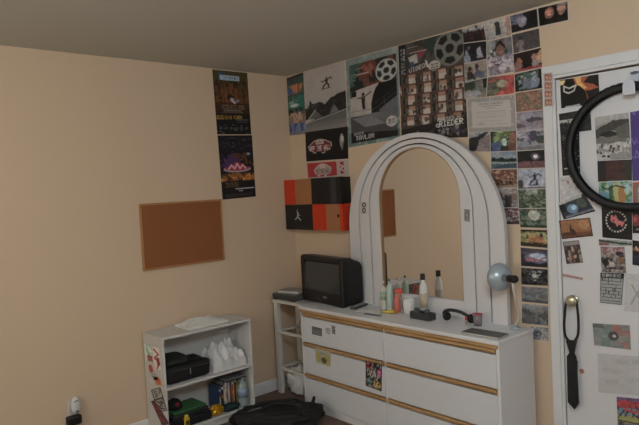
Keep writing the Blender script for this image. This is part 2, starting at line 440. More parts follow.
# convex screen
bm = BM(); n = 16; g = []
x0, x1, z0, z1 = -hw+.047, hw-.047, .081, TH-.043
for j in range(n+1):
    row = []
    for i in range(n+1):
        u, v = i/n*2-1, j/n*2-1
        su, sv = u*math.sqrt(1-v*v*.045), v*math.sqrt(1-u*u*.045)
        row.append(bm.verts.new(((x0+x1)/2+su*(x1-x0)/2, .0155-.012*(1-.5*(u*u+v*v)), (z0+z1)/2+sv*(z1-z0)/2)))
    g.append(row)
for j in range(n):
    for i in range(n): bm.faces.new((g[j][i], g[j][i+1], g[j+1][i+1], g[j+1][i]))
obj('screen', bm, scr_m, TV, smooth=True)
bt = mat('grey_button', '#7c7d80', .4)
bm = BM()
for i in range(5): box(bm, -.08+i*.028, -.062+i*.028, -.003, .002, .028, .036)
obj('button_row', bm, mat('dark_button', '#2c2c30', .5), TV, bevel=.001)
obj('maker_badge', B(.02, .062, -.0015, .002, .046, .055), mat('silver_badge', '#c8c8cc', .3, metal=.6), TV, bevel=.001)

# ------------------------------------------------------------------ bookshelf
sh_m = mat('white_shelf_laminate', '#cfcdcc', .5, spec=.35)
SY0, SY1, SX0, SX1, SH = -1.335, -.665, .016, .28, .668
S = empty('bookshelf', ((SX0+SX1)/2, (SY0+SY1)/2, 0)); tag(S, 'low white two-shelf bookcase against the left wall under the corkboard', 'bookcase')
def sp(name, bm, m=sh_m, bev=.0015):
    bmesh.ops.translate(bm, verts=bm.verts, vec=-S.location); return obj(name, bm, m, S, bevel=bev)
sp('side_panel', B(SX0, SX1, SY0, SY0+.016, 0, SH-.0165)); sp('side_panel', B(SX0, SX1, SY1-.016, SY1, 0, SH-.0165))
sp('top_panel', B(SX0, SX1, SY0, SY1, SH-.016, SH))
sp('shelf', B(SX0+.006, SX1-.002, SY0+.0165, SY1-.0165, .330, .346))
sp('bottom_panel', B(SX0+.006, SX1-.002, SY0+.0165, SY1-.0165, .045, .060))
sp('kick_board', B(SX1-.03, SX1-.016, SY0+.0165, SY1-.0165, 0, .0445))
sp('back_panel', B(SX0, SX0+.005, SY0+.0165, SY1-.0165, .01, SH-.0165))
ZS1, ZS0 = .3465, .0605
# stickers on its side panel are stuck parts of it
def sticker(px, art, label, parent, plane, name='sticker', base=.0006, thick=.0004):
    ax, val, n = {'shelfside': (1, SY0, (0, -1, 0)), 'drawer': (1, YF, (0, -1, 0)), 'mirror': (1, MY0, (0, -1, 0))}[plane]
    P = [on(ax, val, *q)+Vector(n)*base for q in px]; o0 = (P[0]+P[1]+P[2]+P[3])/4
    me = sheet_mesh(name, [p-o0 for p in P], art, n, thick)
    o = obj(name, me, None, parent); wl = parent.location.copy(); pp = parent.parent
    while pp: wl += pp.location; pp = pp.parent
    o.location = o0-wl; plabel(o, label); return o
A_ = lambda px, bg, k=3., seed=1: Art(*dims(px, k), bg, seed)
q = [(144, 344), (151, 345), (154, 363), (147, 361)]; a = A_(q, '#6f9a7c'); a.cloud(4, '#b9c9bb', .5).rect(.2, .6, .9, .95, '#7c3a3a'); sticker(q, a, 'green sticker', S, 'shelfside')
q = [(152, 347), (159, 348), (161, 370), (155, 369)]; a = A_(q, '#b9b2ae'); a.pl([(.2, .1), (.8, .3), (.2, .5), (.9, .7), (.4, .95)], .12, '#8a3b3b').rect(.5, .45, .9, .8, '#6e1f22'); sticker(q, a, 'white sticker with red figure', S, 'shelfside')
q = [(147, 364), (155, 365), (158, 380), (150, 379)]; a = A_(q, '#a39c98'); a.ell(.4, .3, .25, .3, '#8e3a34').ell(.6, .7, .3, .2, '#8d8f94'); sticker(q, a, 'small red and grey sticker', S, 'shelfside')
q = [(153, 376), (160, 377), (163, 386), (156, 385)]; a = A_(q, '#a07a55'); a.ell(.5, .5, .3, .4, '#a8482c'); sticker(q, a, 'orange sticker', S, 'shelfside')
q = [(151, 390), (160.5, 387), (167.5, 410.5), (158, 413)]; a = A_(q, '#8b8883', 4); a.border(.09, '#1e1c1b').rect(.1, .42, .9, .48, '#1e1c1b').cloud(7, '#4a4744', .6).text('S', .2, .12, .3, .22, '#2a2826').pl([(.3, .55), (.7, .65), (.3, .8), (.75, .9)], .07, '#302d2b'); sticker(q, a, 'grey rectangular sticker with black border', S, 'shelfside')
q = [(151, 401), (155, 400), (169.5, 423), (163, 427)]; a = A_(q, '#3a1c1c', 4); a.cloud(6, '#6a2626', .55); sticker(q, a, 'dark red strip sticker', S, 'shelfside', base=.0012)

# contents of the bookcase
def bagmat(n, c, r=.7, **k): return mat(n, c, r, bump=.5, bscale=35, **k)
blk = bagmat('black_nylon', '#101012'); 
bg = empty('camera_bag', (.15, -1.13, ZS1)); tag(bg, 'boxy black zipped bag on the upper shelf of the bookcase', 'bag')
def rbox(x0, x1, y0, y1, z0, z1, amp=.006, seed=1, r=.02, div=5):
    bm = BM(); bmesh.ops.create_cube(bm, size=1); bmesh.ops.subdivide_edges(bm, edges=bm.edges[:], cuts=div, use_grid_fill=True)
    for v in bm.verts:
        p = Vector((x0+(v.co.x+.5)*(x1-x0), y0+(v.co.y+.5)*(y1-y0), z0+(v.co.z+.5)*(z1-z0)))
        cx = Vector((min(max(p.x, x0+r), x1-r), min(max(p.y, y0+r), y1-r), min(max(p.z, z0+r), z1-r))); d = p-cx
        if d.length > 1e-6 and (abs(d.x) > 1e-6)+(abs(d.y) > 1e-6)+(abs(d.z) > 1e-6) > 1: p = cx+d.normalized()*r
        if p.z > z0+.01: p += Vector((vnoise(p, seed, 14), vnoise(p, seed+1, 14), vnoise(p, seed+2, 14)))*amp
        v.co = p
    return bm
obj('body', rbox(-.11, .10, -.175, .155, .0005, .115, .008, 3, .03, 8), blk, bg, smooth=True)
obj('flap', rbox(-.10, .107, -.168, -.02, .112, .175, .016, 5, .03, 7), bagmat('dark_green_nylon', '#18231c'), bg, smooth=True)
obj('zipper', tube(BM(), [(.1035, -.15, .085), (.106, 0, .088), (.1035, .135, .085)], .0025), mat('gunmetal', '#55555a', .4, metal=.7), bg)
obj('zip_pull', B(.106, .109, -.012, -.004, .045, .083), mat('pull_silver', '#a9abad', .35, metal=.6), bg, bevel=.001)
pap = mat('crumpled_paper', '#d9d7d5', .75)
def crumple(cx, cy, cz, w, d, h, seed, nx=22, tilt=.2):
    bm = BM(); g = []
    for i in range(nx+1):
        row = []
        for j in range(nx+1):
            u, v = i/nx-.5, j/nx-.5
            e = max(0, 1-4*max(u*u, v*v))
            z = h*(.35+.65*e)*(.6+.6*abs(vnoise((u*3, v*3, 0), seed, 1.3)))+h*.18*vnoise((u*9, v*9, 1), seed+2, 1)
            row.append(bm.verts.new((cx+u*w+.01*vnoise((v*5, 0, 0), seed), cy+v*d+.012*vnoise((u*5, 1, 0), seed), cz+max(.0008, z))))
        g.append(row)
    for i in range(nx):
        for j in range(nx): bm.faces.new((g[i][j], g[i+1][j], g[i+1][j+1], g[i][j+1]))
    r = bmesh.ops.extrude_face_region(bm, geom=bm.faces[:])
    for v in [x for x in r['geom'] if isinstance(x, bmesh.types.BMVert)]: v.co.z = cz+.0003
    return bm
o = obj('plastic_bag', crumple(.145, -.825, ZS1, .20, .26, .23, 4), mat('white_film', '#d4d4d6', .35, spec=.4)); tag(o, 'crumpled white plastic bag on the upper shelf right of the black bag', 'bag')
o = obj('magazine', B(-.07, .07, -.10, .10, 0, .012, Matrix.Translation((.185, -.80, ZS1+.0)) @ Rz(.3)), mat('grey_cover', '#8d8d90', .4)); 
bpy.data.objects.remove(o)
o = obj('paper_heap', crumple(.14, -.97, SH+.0003, .19, .30, .050, 9), pap); tag(o, 'loose pile of white papers on top of the bookcase', 'papers')
# books: thin cases leaning together
bcols = ['#223a63', '#5f6a78', '#2b2b30', '#8a8a8c', '#b9b7b0', '#7a3b2a', '#c7c3ba', '#4a4f56', '#a55a35', '#d2cdc4', '#3a2b22', '#8c7a4a', '#26262a']
bnames = ['navy blue', 'slate grey', 'black', 'mid grey', 'pale grey', 'rust brown', 'white', 'dark grey', 'orange', 'cream', 'dark brown', 'olive yellow', 'black']
y = -.905
side = ['leftmost of the row', 'beside the navy one at the left', 'between slate and mid grey ones', 'left of the tall pale one', 'left of the rust brown one', 'beside the pale grey one', 'left of the dark grey one', 'between the white and orange ones', 'with a pale top band', 'right of the orange one', 'between cream and olive ones', 'last but one at the right', 'at the right end of the row']
for i, c in enumerate(bcols):
    t = .011+.003*((i*7) % 3)/2; hh = .19+.012*((i*5) % 4)/3-.03*(i < 3); dd = .135
    e = empty('dvd_case', (.205-.004*((i*3) % 4), y, ZS0)); bt_ = mat('case_'+bnames[i].replace(' ', '_'), c, .35)
    tag(e, '%s disc case standing on the lower shelf, %s' % (bnames[i], side[i]), 'case', 'disc cases on the lower shelf')
    obj('cover', B(-dd, 0, 0, t, .0003, hh), bt_, e, bevel=.001)
    obj('spine_title', B(.0002, .0008, t*.25, t*.75, hh*(.30+.1*(i % 3)), hh*(.62+.08*(i % 2))), mat('spine_ink_%d' % (i % 3), ['#d8d4cc', '#a33b30', '#c6a048'][i % 3], .5), e)
    obj('spine_band', B(.0002, .0009, 0, t, hh*.86, hh*.95), mat('band_ink_%d' % (i % 2), ['#cfcfcf', '#2d4a78'][i % 2], .5), e)
    y += t+.0006
e = empty('laptop', (.17, -.79, .268), 0); tag(e, 'closed grey laptop laid flat across the tops of the disc cases', 'laptop')
obj('lid', B(-.085, .095, -.10, .075, .0086, .0165), mat('laptop_grey', '#77787c', .35, metal=.2), e, bevel=.003)
obj('base', B(-.085, .095, -.10, .075, 0, .008), mat('laptop_dark', '#303136', .5), e, bevel=.003)
# stacked dark game boxes at the left of the lower shelf, green one on top
zc = ZS0+.0003
for (w, d, h, c, n, lab) in ((.20, .30, .055, '#15171a', 'storage_case', 'black flat case at the bottom of the stack on the lower shelf'), (.18, .27, .028, '#232327', 'board_game', 'charcoal flat box in the middle of the stack on the lower shelf'), (.17, .24, .022, '#23402a', 'magazine_stack', 'green edged flat box on top of the stack on the lower shelf')):
    e = empty(n, (.165, -1.155, zc), .06 if h < .03 else 0); tag(e, lab, 'box')
    obj('body', B(-w/2, w/2, -d/2, d/2, 0, h-.008), mat(n+'_body', c, .6), e, bevel=.003)
    obj('lid', B(-w/2-.001, w/2+.001, -d/2-.001, d/2+.001, h-.0078, h), mat(n+'_lid', {'#15171a': '#1c1d21', '#232327': '#2e2e33'}.get(c, '#3f7046'), .5), e, bevel=.002)
    zc += h+.0004
e = empty('cap', (.16, -1.22, zc)); tag(e, 'small black cap with a red button on the stack on the lower shelf', 'cap')
obj('crown', lathe(BM(), [(0, .062), (.02, .060), (.04, .048), (.052, .025), (.054, 0), (0, 0)], 20), mat('black_felt', '#141416', .9), e, smooth=True)
obj('red_patch', lathe(BM(), [(0, 0), (.014, 0), (.014, .004), (0, .006)], 12, Matrix.Translation((.048, 0, .034)) @ Matrix.Rotation(1.15, 4, 'Y')), mat('dark_red_cloth', '#7c1d2b', .8), e)
e = empty('marker', (.262, -1.19, ZS0)); 
tag(e, 'upright yellow bottle of highlighter ink at the front of the lower shelf', 'bottle')
obj('body', rbox(-.011, .011, -.019, .019, .0003, .062, 0, 1, .006, 4), mat('yellow_plastic', '#c7a91e', .4), e, smooth=True)
obj('cap', rbox(-.008, .008, -.012, .012, .0625, .078, 0, 1, .004, 4), mat('yellow_cap', '#d7c04a', .4), e, smooth=True)
obj('label', B(.0112, .0118, -.013, .013, .015, .045), mat('dark_label', '#5d4c14', .5), e)
# water bottle
def bottle(name, loc, h, r, body, capm, labm, lab, cat='bottle', neck=.35, prof=None, capr=None, parent=None):
    e = empty(name, loc); tag(e, lab, cat)
    nr = r*neck
    p = prof or [(0, .0005), (r*.8, .0005), (r, .006), (r, h*.20), (r*.94, h*.25), (r, h*.30), (r, h*.66), (r*.9, h*.75), (r*.55, h*.84), (nr, h*.88), (nr, h*.93), (0, h*.93)]
    obj('body', lathe(BM(), p, 24), body, e, smooth=True)
    cr = capr or nr*1.15
    obj('cap', lathe(BM(), [(0, h*.9302), (cr, h*.9302), (cr, h*.995), (cr*.8, h), (0, h)], 18), capm, e, smooth=False)
    if labm: obj('label', lathe(BM(), [(r*1.01, h*.34), (r*1.01, h*.62), (r*1.03, h*.62), (r*1.03, h*.34)], 24, closed=True), labm, e, smooth=True)
    return e
clear = mat('clear_plastic', '#c9d6d6', .12, trans=.55, spec=.5)
bottle('water_bottle', (.235, -.735, ZS0), .205, .033, clear, mat('white_cap', '#c9ccd0', .4), mat('blue_white_label', '#8fa2bd', .4), 'clear water bottle with pale blue label at the right front of the lower shelf')
# snack bag and cloth in front of the case row
o = obj('snack_bag', blob(.235, -.955, ZS0+.034, .035, .055, .034, .35, 14, 4, sub=4, zmin=ZS0+.0005), mat('gold_foil', '#c99a2c', .22, metal=.55, var=.3, vscale=30), smooth=False); tag(o, 'crinkled golden foil snack bag at the front of the lower shelf', 'bag')
o = obj('folded_cloth', blob(.222, -.835, ZS0+.02, .045, .065, .022, .2, 10, 6, power=.7, zmin=ZS0+.0005), bagmat('dark_teal_cloth', '#1d3033', .9), smooth=True); tag(o, 'dark teal folded cloth in front of the disc cases', 'cloth')
# ------------------------------------------------------------------ white side stand between bookcase and dresser
st_m = mat('white_stand_paint', '#d3cfca', .5)
T = empty('side_stand', (.235, -.18, 0)); tag(T, 'narrow white open-frame stand squeezed between dresser and left wall', 'stand')
def tp(name, bm, m=st_m, bev=.002): bmesh.ops.translate(bm, verts=bm.verts, vec=-T.location); return obj(name, bm, m, T, bevel=bev)
X0, X1, Y0, Y1 = .075, .440, -.30, -.06
for x in (X0, X1-.03):
    for yy in (Y0, Y1-.03): tp('leg', B(x-(.012 if x == X0 else 0), x+.034 if x == X0 else x+.03, yy, yy+.03, 0, .699))
tp('top', B(X0-.02, X1+.005, Y0-.01, Y1+.01, .6995, .718))
for z in (.485, .205):
    tp('rail', B(X0+.0345, X1-.0305, Y0+.003, Y0+.020, z-.02, z)); tp('rail', B(X0+.0345, X1-.0305, Y1-.022, Y1-.005, z-.02, z))
    for x in (X0+.006, X1-.024): tp('rail', B(x, x+.018, Y0+.0305, Y1-.0305, z-.02, z))
e = empty('disc_player', (.165, -.175, .7185), .05); tag(e, 'grey flat electronic unit on top of the white stand left of the television', 'player')
obj('housing', B(-.12, .13, -.11, .11, .006, .048), mat('mid_grey_metal', '#5c5e60', .4, metal=.3), e, bevel=.004)
obj('front_panel', B(-.118, .128, -.114, -.1102, .010, .044), mat('dark_grey_panel', '#3e4042', .4), e)
for sx in (-.10, .11):
    for sy in (-.1, .1): obj('foot', B(sx-.01, sx+.01, sy-.01, sy+.01, 0, .0059), mat('rubber', '#1a1a1a', .8), e)
e = empty('paperback', (.165, -.18, .767), .25); tag(e, 'pale closed book lying on the grey electronic unit', 'book')
obj('cover', B(-.10, .10, -.07, .07, 0, .003), mat('grey_book_cover', '#8e9092', .5), e); obj('cover', B(-.10, .10, -.07, .07, .0155, .0185), mat('grey_book_cover', '#8e9092', .5), e)
obj('pages', B(-.097, .097, -.067, .066, .0031, .0154), mat('page_block', '#d6d2c8', .8), e)
# white plastic bag hanging in the stand
bm = blob(.235, -.195, .100, .125, .085, .104, .22, 12, 11, power=.8, zmin=.0008)
o = obj('carrier_bag', bm, mat('white_film', '#d4d4d6', .35, spec=.4), smooth=True); tag(o, 'white plastic carrier bag slumped inside the foot of the stand', 'bag')

# ------------------------------------------------------------------ duffel bag on the floor
DB = empty('duffel_bag', (.62, -.725, 0)); tag(DB, 'large black soft duffel bag on the floor before the dresser', 'bag')
DM = Rz(math.radians(58))
obj('body', blob(0, 0, .072, .285, .130, .084, .22, 9, 21, power=.78, sub=5, mtx=DM, zmin=.0008), blk, DB, smooth=True)
def dpt(u, v, z): p = DM @ Vector((u, v, 0)); return (p.x, p.y, z)
for k, v0 in enumerate((-.05, .05)):
    pts = spline([dpt(-.16, v0*2.2, .09), dpt(-.14, v0*1.5, .145), dpt(-.05, v0*.6+.01, .170), dpt(.06, v0*.6, .172), dpt(.14, v0*1.5, .150), dpt(.16, v0*2.2, .09)], 8)
    obj('carry_handle', tube(BM(), pts, .010, 8), mat('black_webbing', '#17171a', .8), DB, smooth=True)
obj('zipper', tube(BM(), spline([dpt(-.25, 0, .120), dpt(-.1, 0, .152), dpt(.1, 0, .152), dpt(.24, 0, .122)], 8), .004, 6), mat('gunmetal', '#55555a', .4, metal=.7), DB)
obj('end_loop', tube(BM(), spline([dpt(.22, -.02, .115), dpt(.24, -.015, .175), dpt(.24, .015, .175), dpt(.22, .02, .115)], 8), .007, 8), mat('black_webbing', '#17171a', .8), DB, smooth=True)
# ------------------------------------------------------------------ small things on the dresser
Z = HD+.0005
whp = mat('white_bottle_plastic', '#d6d6d2', .35); blkcap = mat('black_cap', '#1b1b1d', .4)
P1 = [(0, .0005), (.02, .0005), (.0215, .004), (.0215, .12), (.019, .138), (.009, .147), (.009, .152), (0, .152)]
bottle('lotion_bottle', (1.040, -.125, Z), .185, .0215, mat('cream_plastic', '#cfcfc4', .4), whp, mat('pale_green_label', '#9fb39c', .5), 'cream lotion bottle, leftmost of the bottles in front of the mirror', prof=P1)
bottle('shampoo_bottle', (1.098, -.130, Z), .205, .020, mat('mint_plastic', '#b9c8bd', .35), mat('green_cap', '#56705c', .4), mat('white_label', '#cfd0cc', .5), 'slim mint green bottle between the cream bottle and the pink one', prof=[(r, z*1.14) for r, z in P1])
e = empty('spray_bottle', (1.168, -.140, Z), .5); tag(e, 'pink spray bottle with trigger head in front of the mirror', 'bottle')
pk = mat('coral_pink_plastic', '#c96d60', .35)
obj('body', lathe(BM(), [(0, .0005), (.021, .0005), (.023, .005), (.023, .07), (.017, .095), (.010, .110), (.010, .118), (0, .118)], 20), pk, e, smooth=True)
obj('spray_head', rbox(-.012, .040, -.010, .010, .1185, .150, 0, 1, .006, 4), mat('red_plastic', '#c4544a', .35), e, smooth=True)
obj('trigger', tube(BM(), [(.022, 0, .118), (.030, 0, .105), (.031, 0, .090)], .004), mat('red_plastic', '#c4544a', .35), e)
e = empty('pump_bottle', (1.375, -.128, Z)); tag(e, 'tall white bottle with a black cap standing before the mirror', 'bottle')
obj('body', lathe(BM(), [(0, .0005), (.022, .0005), (.024, .005), (.024, .170), (.020, .195), (.011, .210), (.011, .222), (0, .222)], 24), whp, e, smooth=True)
obj('cap', lathe(BM(), [(0, .2225), (.0155, .2225), (.0155, .256), (.013, .26), (0, .26)], 20), blkcap, e)
obj('label', lathe(BM(), [(.0243, .05), (.0243, .14), (.0249, .14), (.0249, .05)], 24, closed=True), mat('beige_label', '#b9ad98', .5), e, smooth=True)
e = empty('mug', (1.255, -.130, Z), -.6); tag(e, 'plain white mug between pink spray bottle and black-capped bottle', 'mug')
obj('body', lathe(BM(), [(0, .0005), (.030, .0005), (.036, .006), (.037, .095), (.0345, .095), (.033, .010), (0, .008)], 28), mat('white_ceramic', '#dddcda', .2), e, smooth=True)
obj('handle', tube(BM(), spline([(.036, 0, .078), (.056, 0, .075), (.062, 0, .05), (.052, 0, .028), (.036, 0, .024)], 6), .0045, 8), mat('white_ceramic', '#dddcda', .2), e, smooth=True)
# low tray with a comb standing up
e = empty('desk_tidy', (1.425, -.205, Z), -.05); tag(e, 'low dark grey open box holding small items beside the black-capped bottle', 'box')
dk = mat('charcoal_plastic', '#3b3b3e', .45)
bm = B(-.075, .075, -.032, .032, 0, .004); 
for (x0, x1, y0, y1) in ((-.075, -.071, -.032, .032), (.071, .075, -.032, .032), (-.071, .071, -.032, -.028), (-.071, .071, .028, .032), (-.012, -.009, -.028, .028)): box(bm, x0, x1, y0, y1, .004, .042)
obj('tray', bm, dk, e, bevel=.001)
for i, (x, c, lab) in enumerate(((-.045, '#77787a', 'grey stick deodorant standing in the left side of the low dark box'), (.035, '#2a2b2e', 'small black jar standing in the right side of the low dark box'))):
    o = empty('deodorant' if i == 0 else 'jar', (1.425+x, -.205-.0*x, Z+.0045)); tag(o, lab, 'toiletry')
    obj('body', lathe(BM(), [(0, 0), (.016, 0), (.017, .004), (.017, .038), (0, .038)], 18), mat('tub_%d' % i, c, .4), o, smooth=False)
    obj('lid', lathe(BM(), [(0, .0384), (.0165, .0384), (.0165, .054), (.013, .058), (0, .058)], 18), mat('tub_lid_%d' % i, ['#4d4e50', '#5a5b5f'][i], .4), o)
# black headphones-like strap heap
e = empty('headphones', (1.645, -.165, Z), .15); tag(e, 'black over-ear headphones lying folded in front of the mirror', 'headphones')
hp = mat('black_soft_plastic', '#1f1f22', .5)
obj('headband', tube(BM(), spline([(-.085, .02, .02), (-.08, -.005, .055), (-.04, -.015, .072), (.02, -.012, .068), (.065, .0, .045), (.080, .02, .02)], 8), [.010]*41, 10), hp, e, smooth=True)
for sx in (-.078, .076):
    m_ = Matrix.Translation((sx, .022, .0265)) @ Matrix.Rotation(1.35, 4, 'X')
    obj('ear_cup', lathe(BM(), [(0, -.012), (.020, -.012), (.025, -.006), (.026, .004), (.020, .011), (.010, .009), (0, .006)], 20, m_), mat('black_ear_pad', '#161618', .8), e, smooth=True)
e = empty('pencil_cup', (1.775, -.155, Z)); tag(e, 'small smoky grey cup with a pink rim right of the headphones', 'cup')
obj('body', lathe(BM(), [(0, .0005), (.022, .0005), (.027, .062), (.0255, .062), (.021, .004), (0, .004)], 22), mat('smoky_plastic', '#7b7679', .25), e, smooth=True)
obj('rim', lathe(BM(), [(.0250, .0622), (.0285, .0622), (.0285, .068), (.0250, .068)], 22, closed=True), mat('pink_plastic', '#c05a68', .4), e, smooth=True)
e = empty('lipstick', (1.715, -.180, Z)); tag(e, 'tiny red lipstick tube standing between headphones and smoky cup', 'cosmetic')
obj('tube', lathe(BM(), [(0, 0), (.008, 0), (.008, .028), (0, .028)], 14), mat('pale_metal', '#b7a9a6', .3, metal=.6), e)
obj('stick', lathe(BM(), [(0, .0282), (.0065, .0282), (.0065, .044), (0, .050)], 14), mat('lip_red', '#b83247', .35), e, smooth=True)
# dark slim folder at the front right corner
e = empty('notebook', (1.912, -.300, Z), .02); tag(e, 'thin dark grey notebook lying at the front right corner of the dresser', 'book')
mt = Matrix.Identity(4)
obj('cover', B(-.112, .112, -.052, .052, 0, .002), mat('dark_grey_cover', '#434346', .4), e, bevel=.0008)
obj('pages', B(-.109, .109, -.050, .049, .0021, .0079), mat('page_block', '#d6d2c8', .8), e)
obj('cover', B(-.112, .112, -.052, .052, .008, .010), mat('dark_grey_cover', '#434346', .4), e, bevel=.0008)
# remote by the television
e = empty('remote_control', (.868, -.185, Z), math.radians(103)); tag(e, 'slim dark grey remote control lying beside the television', 'remote')
obj('body', rbox(-.085, .085, -.021, .021, 0, .018, 0, 1, .006, 6), mat('remote_grey', '#47474a', .45), e, smooth=True)
for i in range(6):
    for j in range(3): obj('button', B(-.07+i*.02, -.060+i*.02, -.014+j*.011, -.007+j*.011, .0182, .020), mat('button_pale', '#a4a4a6', .5), e)
# white cloth with yellow tube and comb
o = obj('face_cloth', crumple(1.02, -.235, Z, .19, .10, .016, 17), mat('white_cotton', '#d2d2d0', .9), smooth=True); tag(o, 'small folded white cloth lying on the dresser right of the television', 'cloth')
e = empty('cream_tube', (1.155, -.215, Z+.0125), .5); tag(e, 'yellow squeezed tube lying on the dresser before the bottles', 'tube')
TMX = Matrix.Rotation(math.pi/2, 4, 'Y')
bm = BM(); secs = []
for x, ry_, rz_ in ((-.045, .019, .001), (-.03, .0175, .006), (0, .0155, .0105), (.032, .013, .012), (.036, .008, .008), (.040, .0075, .0075)):
    secs.append([(x, ry_*math.cos(t), rz_*math.sin(t)) for t in [2*math.pi*k/16 for k in range(16)]])
obj('tube_body', loft(bm, secs), mat('yellow_tube', '#d2b34a', .4), e, smooth=True)
obj('cap', lathe(BM(), [(0, .0402), (.0095, .0402), (.0095, .058), (0, .058)], 14, TMX), mat('amber_cap', '#b98a2a', .4), e)
e = empty('comb', (1.10, -.300, Z), .08); tag(e, 'grey plastic comb lying flat on the dresser in front of the yellow tube', 'comb')
bm = B(-.065, .065, .004, .012, 0, .004)
for i in range(26): box(bm, -.063+i*.005, -.0605+i*.005, -.014, .0045, .0003, .0037)
obj('teeth', bm, mat('comb_grey', '#6d7076', .4), e)

# ------------------------------------------------------------------ desk lamp
L = empty('desk_lamp', (1.975, -.105, Z)); tag(L, 'silver-blue reflector lamp on a bent neck beside the mirror', 'lamp')
ls = mat('pale_blue_enamel', '#a9b4bd', .3, metal=.25); ld = mat('dark_lamp_metal', '#2b2b2d', .4, metal=.4)
hc = Vector((1.948, -.170, 1.018))-L.location          # centre of the reflector
ax = Vector((.78, -.34, .04)).normalized()             # from reflector towards the lamp socket
Q = Vector((0, 0, 1)).rotation_difference(ax).to_matrix().to_4x4(); Q.translation = hc
prof = [(.076, -.026), (.075, -.016), (.064, .002), (.046, .016), (.030, .025), (.018, .028), (.018, .0255), (.029, .0225), (.045, .013), (.062, -.001), (.073, -.017), (.074, -.026)]
obj('shade', lathe(BM(), prof, 40, Q, closed=True), ls, L, smooth=True)
obj('socket', lathe(BM(), [(0, .022), (.0175, .022), (.0175, .062), (0, .062)], 24, Q), mat('grey_socket', '#8f9296', .35, metal=.4), L, bevel=.001)
obj('socket_cap', lathe(BM(), [(0, .0625), (.0205, .0625), (.0205, .114), (.016, .122), (0, .123)], 24, Q), ld, L, bevel=.001)
obj('bulb', lathe(BM(), [(0, -.020), (.012, -.018), (.020, -.008), (.020, .004), (.012, .016), (.012, .021), (0, .021)], 20, Q), mat('frosted_bulb', '#dedbd2', .4), L, smooth=True)
tip = hc+ax*.090
pts = spline([tuple(tip-Vector((0, 0, .021))), (tip.x+.004, tip.y+.01, tip.z-.09), (.035, -.01, .10), (.018, 0, .05), (0, 0, .022)], 10)
obj('gooseneck', tube(BM(), pts, .0055, 10), mat('white_flex', '#c4c4c2', .45), L, smooth=True)
obj('base', lathe(BM(), [(0, 0), (.030, 0), (.031, .004), (.029, .010), (.010, .016), (.008, .024), (0, .024)], 28), ls, L, smooth=True)

# ------------------------------------------------------------------ plug-in air freshener low on the left wall, over a dark adapter
e = empty('outlet_plate', (0, -1.80, .285)); tag(e, 'white electrical outlet plate low on the left wall behind the plug-in', 'outlet')
obj('plate', B(.0003, .006, -.036, .036, -.058, .058), mat('outlet_white', '#cfc9c2', .5), e, bevel=.002)
obj('socket_face', B(.0062, .008, -.018, .018, -.048, -.012), mat('outlet_face', '#c2bcb4', .5), e, bevel=.001)
e = empty('air_freshener', (.0085, -1.795, .318), 0); tag(e, 'oval white plug-in air freshener low on the left wall', 'air freshener')
bm = BM(); bmesh.ops.create_uvsphere(bm, u_segments=24, v_segments=14, radius=1)
for v in bm.verts: v.co = Vector((v.co.x*.022+.022 if v.co.x > -.9 else .0, v.co.y*.030, v.co.z*.052))
obj('housing', bm, mat('glossy_white_plastic', '#d4d6d8', .3), e, smooth=True)
obj('vent', tube(BM(), spline([(.040, -.014, .024), (.043, 0, .032), (.040, .014, .026)], 6), .0028, 6), mat('vent_dark', '#3b3c3e', .6), e)
obj('dial', lathe(BM(), [(0, 0), (.010, 0), (.010, .005), (0, .006)], 16, Matrix.Translation((.035, .004, -.036)) @ Matrix.Rotation(math.pi/2, 4, 'Y')), mat('dial_grey', '#6f7478', .5), e)
e = empty('power_adapter', (.0085, -1.815, .235)); tag(e, 'black power adapter plugged in under the white air freshener', 'adapter')
obj('body', rbox(0, .045, -.036, .048, -.030, .024, 0, 1, .008, 5), mat('black_adapter', '#131313', .5), e, smooth=True)
obj('cable', tube(BM(), spline([(.03, -.02, -.028), (.035, -.03, -.09), (.03, -.06, -.17), (.04, -.05, -.225), (.10, .02, -.228), (.16, .12, -.228)], 8), .0035, 8), mat('black_cable', '#151515', .5), e, smooth=True)

# ------------------------------------------------------------------ corkboard and shoe boxes
CB = empty('corkboard', (.004, -.990, 1.283)); tag(CB, 'rectangular brown corkboard with thin wooden frame, empty, on the left wall', 'corkboard')
cork = mat('cork', '#966040', .9, spec=.1, bump=.4, bscale=300, var=.22, vscale=160)
bm = B(0, .010, -.300, .300, -.208, .208); obj('cork_sheet', bm, cork, CB)
fr = wood_mat('cork_frame_wood', '#a8774b', '#bd8a5b', .55, (30, 2, 30))
for nm, (y0, y1, z0, z1) in (('frame_rail', (-.312, .312, .2085, .220)), ('frame_rail', (-.312, .312, -.220, -.2085)), ('frame_stile', (-.312, -.3005, -.208, .208)), ('frame_stile', (.3005, .312, -.208, .208))):
    obj(nm, B(0, .015, y0, y1, z0, z1), fr, CB, bevel=.002)
for c in CB.children: pass
bx = [(.012, .334, 1.4285, 1.6205, 'orange and tan', 'top left'), (.3355, .660, 1.4285, 1.6205, 'black', 'top right'), (.012, .334, 1.2355, 1.4275, 'black', 'bottom left'), (.3355, .660, 1.2355, 1.4275, 'orange and tan', 'bottom right')]
kraft = mat('kraft_tan_card', '#a5714b', .7); orange = mat('orange_red_card', '#c93a1c', .55); blackc = mat('black_card', '#17171a', .5); strapm = mat('grey_strip_card', '#39393d', .5)
def boxthing(x0, x1, z0, z1, label):
    e = empty('shoe_box', ((x0+x1)/2, -.05, z0)); tag(e, label, 'shoe box', 'shoe boxes fixed to the back wall'); return e
